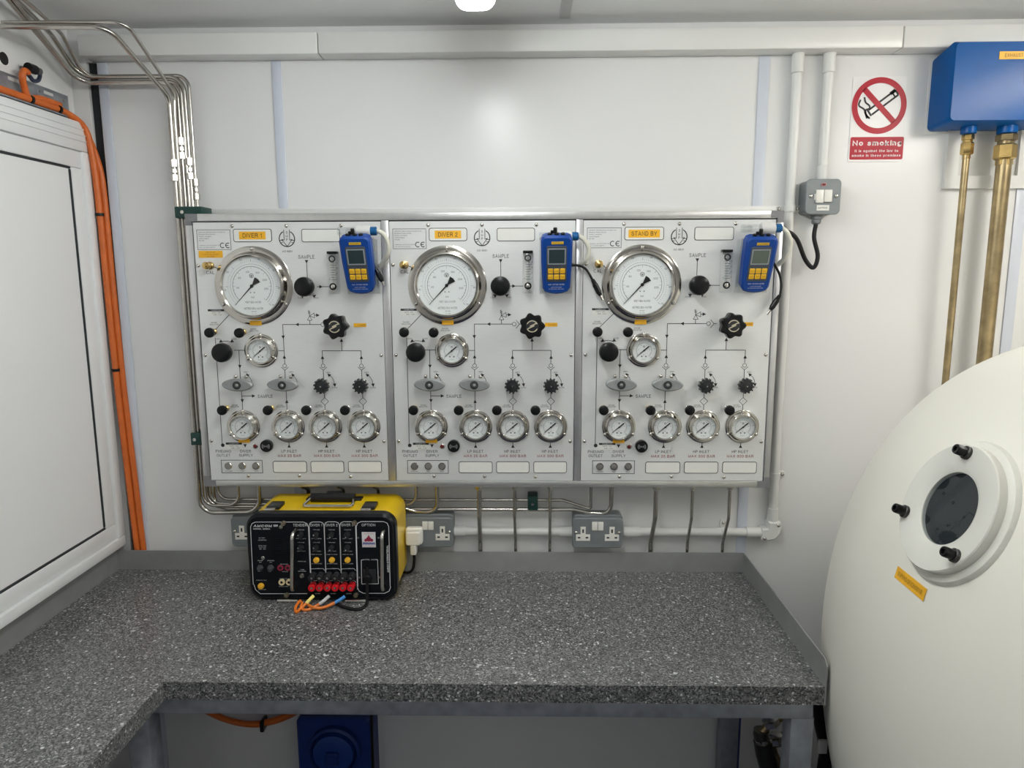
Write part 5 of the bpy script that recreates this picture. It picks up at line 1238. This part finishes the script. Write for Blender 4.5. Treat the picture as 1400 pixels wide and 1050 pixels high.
cab('orange_cable', 'outer orange cable running along the window top and down the corner', base, .0088, [((-1.1915, -.017, 1.955), dn), ((-1.1872, -.017, 1.517), dn), ((-1.222, -.215, zt2), V(0, 1, 0)), ((-1.221, -.11, zt2-.001), V(0, 1, 0))])
base2 = [V(-1.2325, -.62, zt2+.002), V(-1.2325, -.30, zt2+.002), V(-1.2325, -.15, zt2+.002), V(-1.228, -.065, zt2-.002), V(-1.213, -.022, zt2-.03), V(-1.188, -.008, zt2-.12), V(-1.180, -.007, 2.0), V(-1.178, -.008, 1.75), V(-1.173, -.008, 1.45), V(-1.163, -.012, 1.2), V(-1.156, -.013, .995), V(-1.154, -.013, .93)]
cab('orange_cable', 'inner orange cable tucked against the wall down the corner', base2, .0082, [])
pp = [at_x(38, 99, XL+.028), at_x(33, 97, XL+.03), at_x(30.5, 104, XL+.03), at_x(33, 118, XL+.024), at_x(39, 133, XL+.022), V(-1.224, -.17, zt2+.012), V(-1.222, -.10, zt2+.012)]
m = MB(); m.tube(spline(pp, 7), .0078, 12); solo('orange_cable', m, ORANGE, 'short orange cable curling down from the black coupling', 'cable', 'orange cables on the left wall')

# ================================================================== BELOW THE BENCH
a, b = at_y(404, 983, -.1), at_y(506, 983, -.1); xc = (a[0]+b[0])/2; zt_ = a[2]; hw = (b[0]-a[0])/2
t = thing('blue_wall_socket', 'dark blue industrial wall socket under the bench', 'socket', (xc, -.05, zt_-.26))
m = MB(); m.rrect(xc-hw, xc+hw, zt_-.26, zt_, -.098, 0, .016, .006); part('housing', m, BLUEDARK, t)
m = MB(); m.lathe((xc+.003, -.098, zt_-.098), [(.078, 0), (.078, .018), (.070, .022), (.066, .012)], n=40, cap1=False); part('collar', m, BLUEDARK, t)
m = MB(); m.lathe((xc+.003, -.104, zt_-.098), [(.064, 0), (.060, .022), (.05, .026), (.02, .027)], n=36); lid = part('lid', m, mat('blue_lid', (.01, .05, .26), .4), t)
m = MB(); m.rrect(xc-.017, xc+.023, zt_-.125, zt_-.085, -.142, -.128, .006, .003); part('lid_catch', m, BLUEDARK, lid)
t = thing('coiled_hose', 'loop of orange hose hanging under the bench beside the blue socket', 'hose', (-.853, -.03, .41))
pp = [at_y(x, y, -.035) for x, y in ((262, 955), (278, 968), (300, 980), (325, 988), (350, 990.5), (375, 986), (398, 977), (414, 966), (424, 955))]
for k in (0, 1):
    m = MB(); m.tube(spline([p+V(0, -.012*k, .010*k) for p in pp], 5), .009, 10); part('hose_turn', m, ORANGE, t)
q = at_y(361, 990, -.04); m = MB(); m.box(q[0]-.006, q[0]+.006, -.062, -.022, q[2]-.014, q[2]+.02, .003); part('cable_tie', m, BLACK, t)
for z in (.465, ):
    m = MB(); m.box(-1.0, -.70, -.024, 0, .50, .53, .003); part('hanger', m, GALV, t)
a, b = at_y(984, 1000, -.03), at_y(1014, 1000, -.03)
m = MB(); m.box(a[0], b[0]-.012, -.035, -.001, 0, .86, .003); m.box(b[0]-.012, b[0], -.022, -.001, 0, .86, .003); solo('blue_post', m, BLUECOL, 'slate blue painted post on the wall under the bench end', 'post')
# brass valve pipework
t = thing('valve_pipework', 'dark valve pipework with brass unions under the bench corner', 'pipework', (.70, -.25, 0))
def u3(px, py, Y=-.22): return at_y(px, py, Y)
DKM = mat('dark_bronze', (.10, .10, .085), .35, .8)
for name, r, pts, mt in (('pipe', .011, [(1080, 972), (1050, 992), (1041, 1001)], BRASSD), ('elbow', .021, [(1041, 998), (1040, 1006), (1045, 1014)], DKM), ('valve_body', .026, [(1043, 1012), (1046, 1030), (1052, 1052), (1060, 1090)], DKM),
                         ('pipe', .016, [(1085, 1000), (1068, 1012), (1058, 1014)], BRASSD), ('pipe', .009, [(1052, 1010), (1060, 1030), (1070, 1056), (1080, 1090)], BRASSD)):
    m = MB(); m.tube([u3(*q) for q in pts], r, 14, .03, 4); part(name, m, mt, t)
for q in ((1043, 1012), (1052, 1046), (1054, 987), (1060, 1010)):
    p = u3(*q); m = MB(); m.lathe(p, [(.02, -.01), (.024, -.008), (.024, .008), (.02, .01)], unit(V(.4, -.1, -.9)), 6, True); part('nut', m, STEEL, t)
p = u3(1066, 1080); m = MB(); m.tube([p, (p[0], p[1], 0)], .026, 14); part('riser', m, DKM, t)
pp = [at_y(1122, 962, -.40), at_y(1123, 990, -.40), at_y(1127, 1010, -.40), at_y(1129, 1035, -.40), at_y(1126, 1060, -.40)]
q0 = pp[-1]; m = MB(); m.tube(spline([V(pp[0][0], -.40, .84)]+pp+[V(q0[0], -.40, .2), V(q0[0], -.40, 0)], 6), .017, 14)
t = thing('black_hose', 'thick black hose squeezed between the bench leg and the chamber', 'hose', (float(q0[0]), -.40, 0)); part('hose', m, RUBBER, t)
a = at_y(1126, 1016, -.425); m = MB(); m.box(a[0]-.011, a[0]+.011, -.425, -.417, a[2]-.03, a[2]+.006, .002); part('white_tag', m, WHITEP, t)
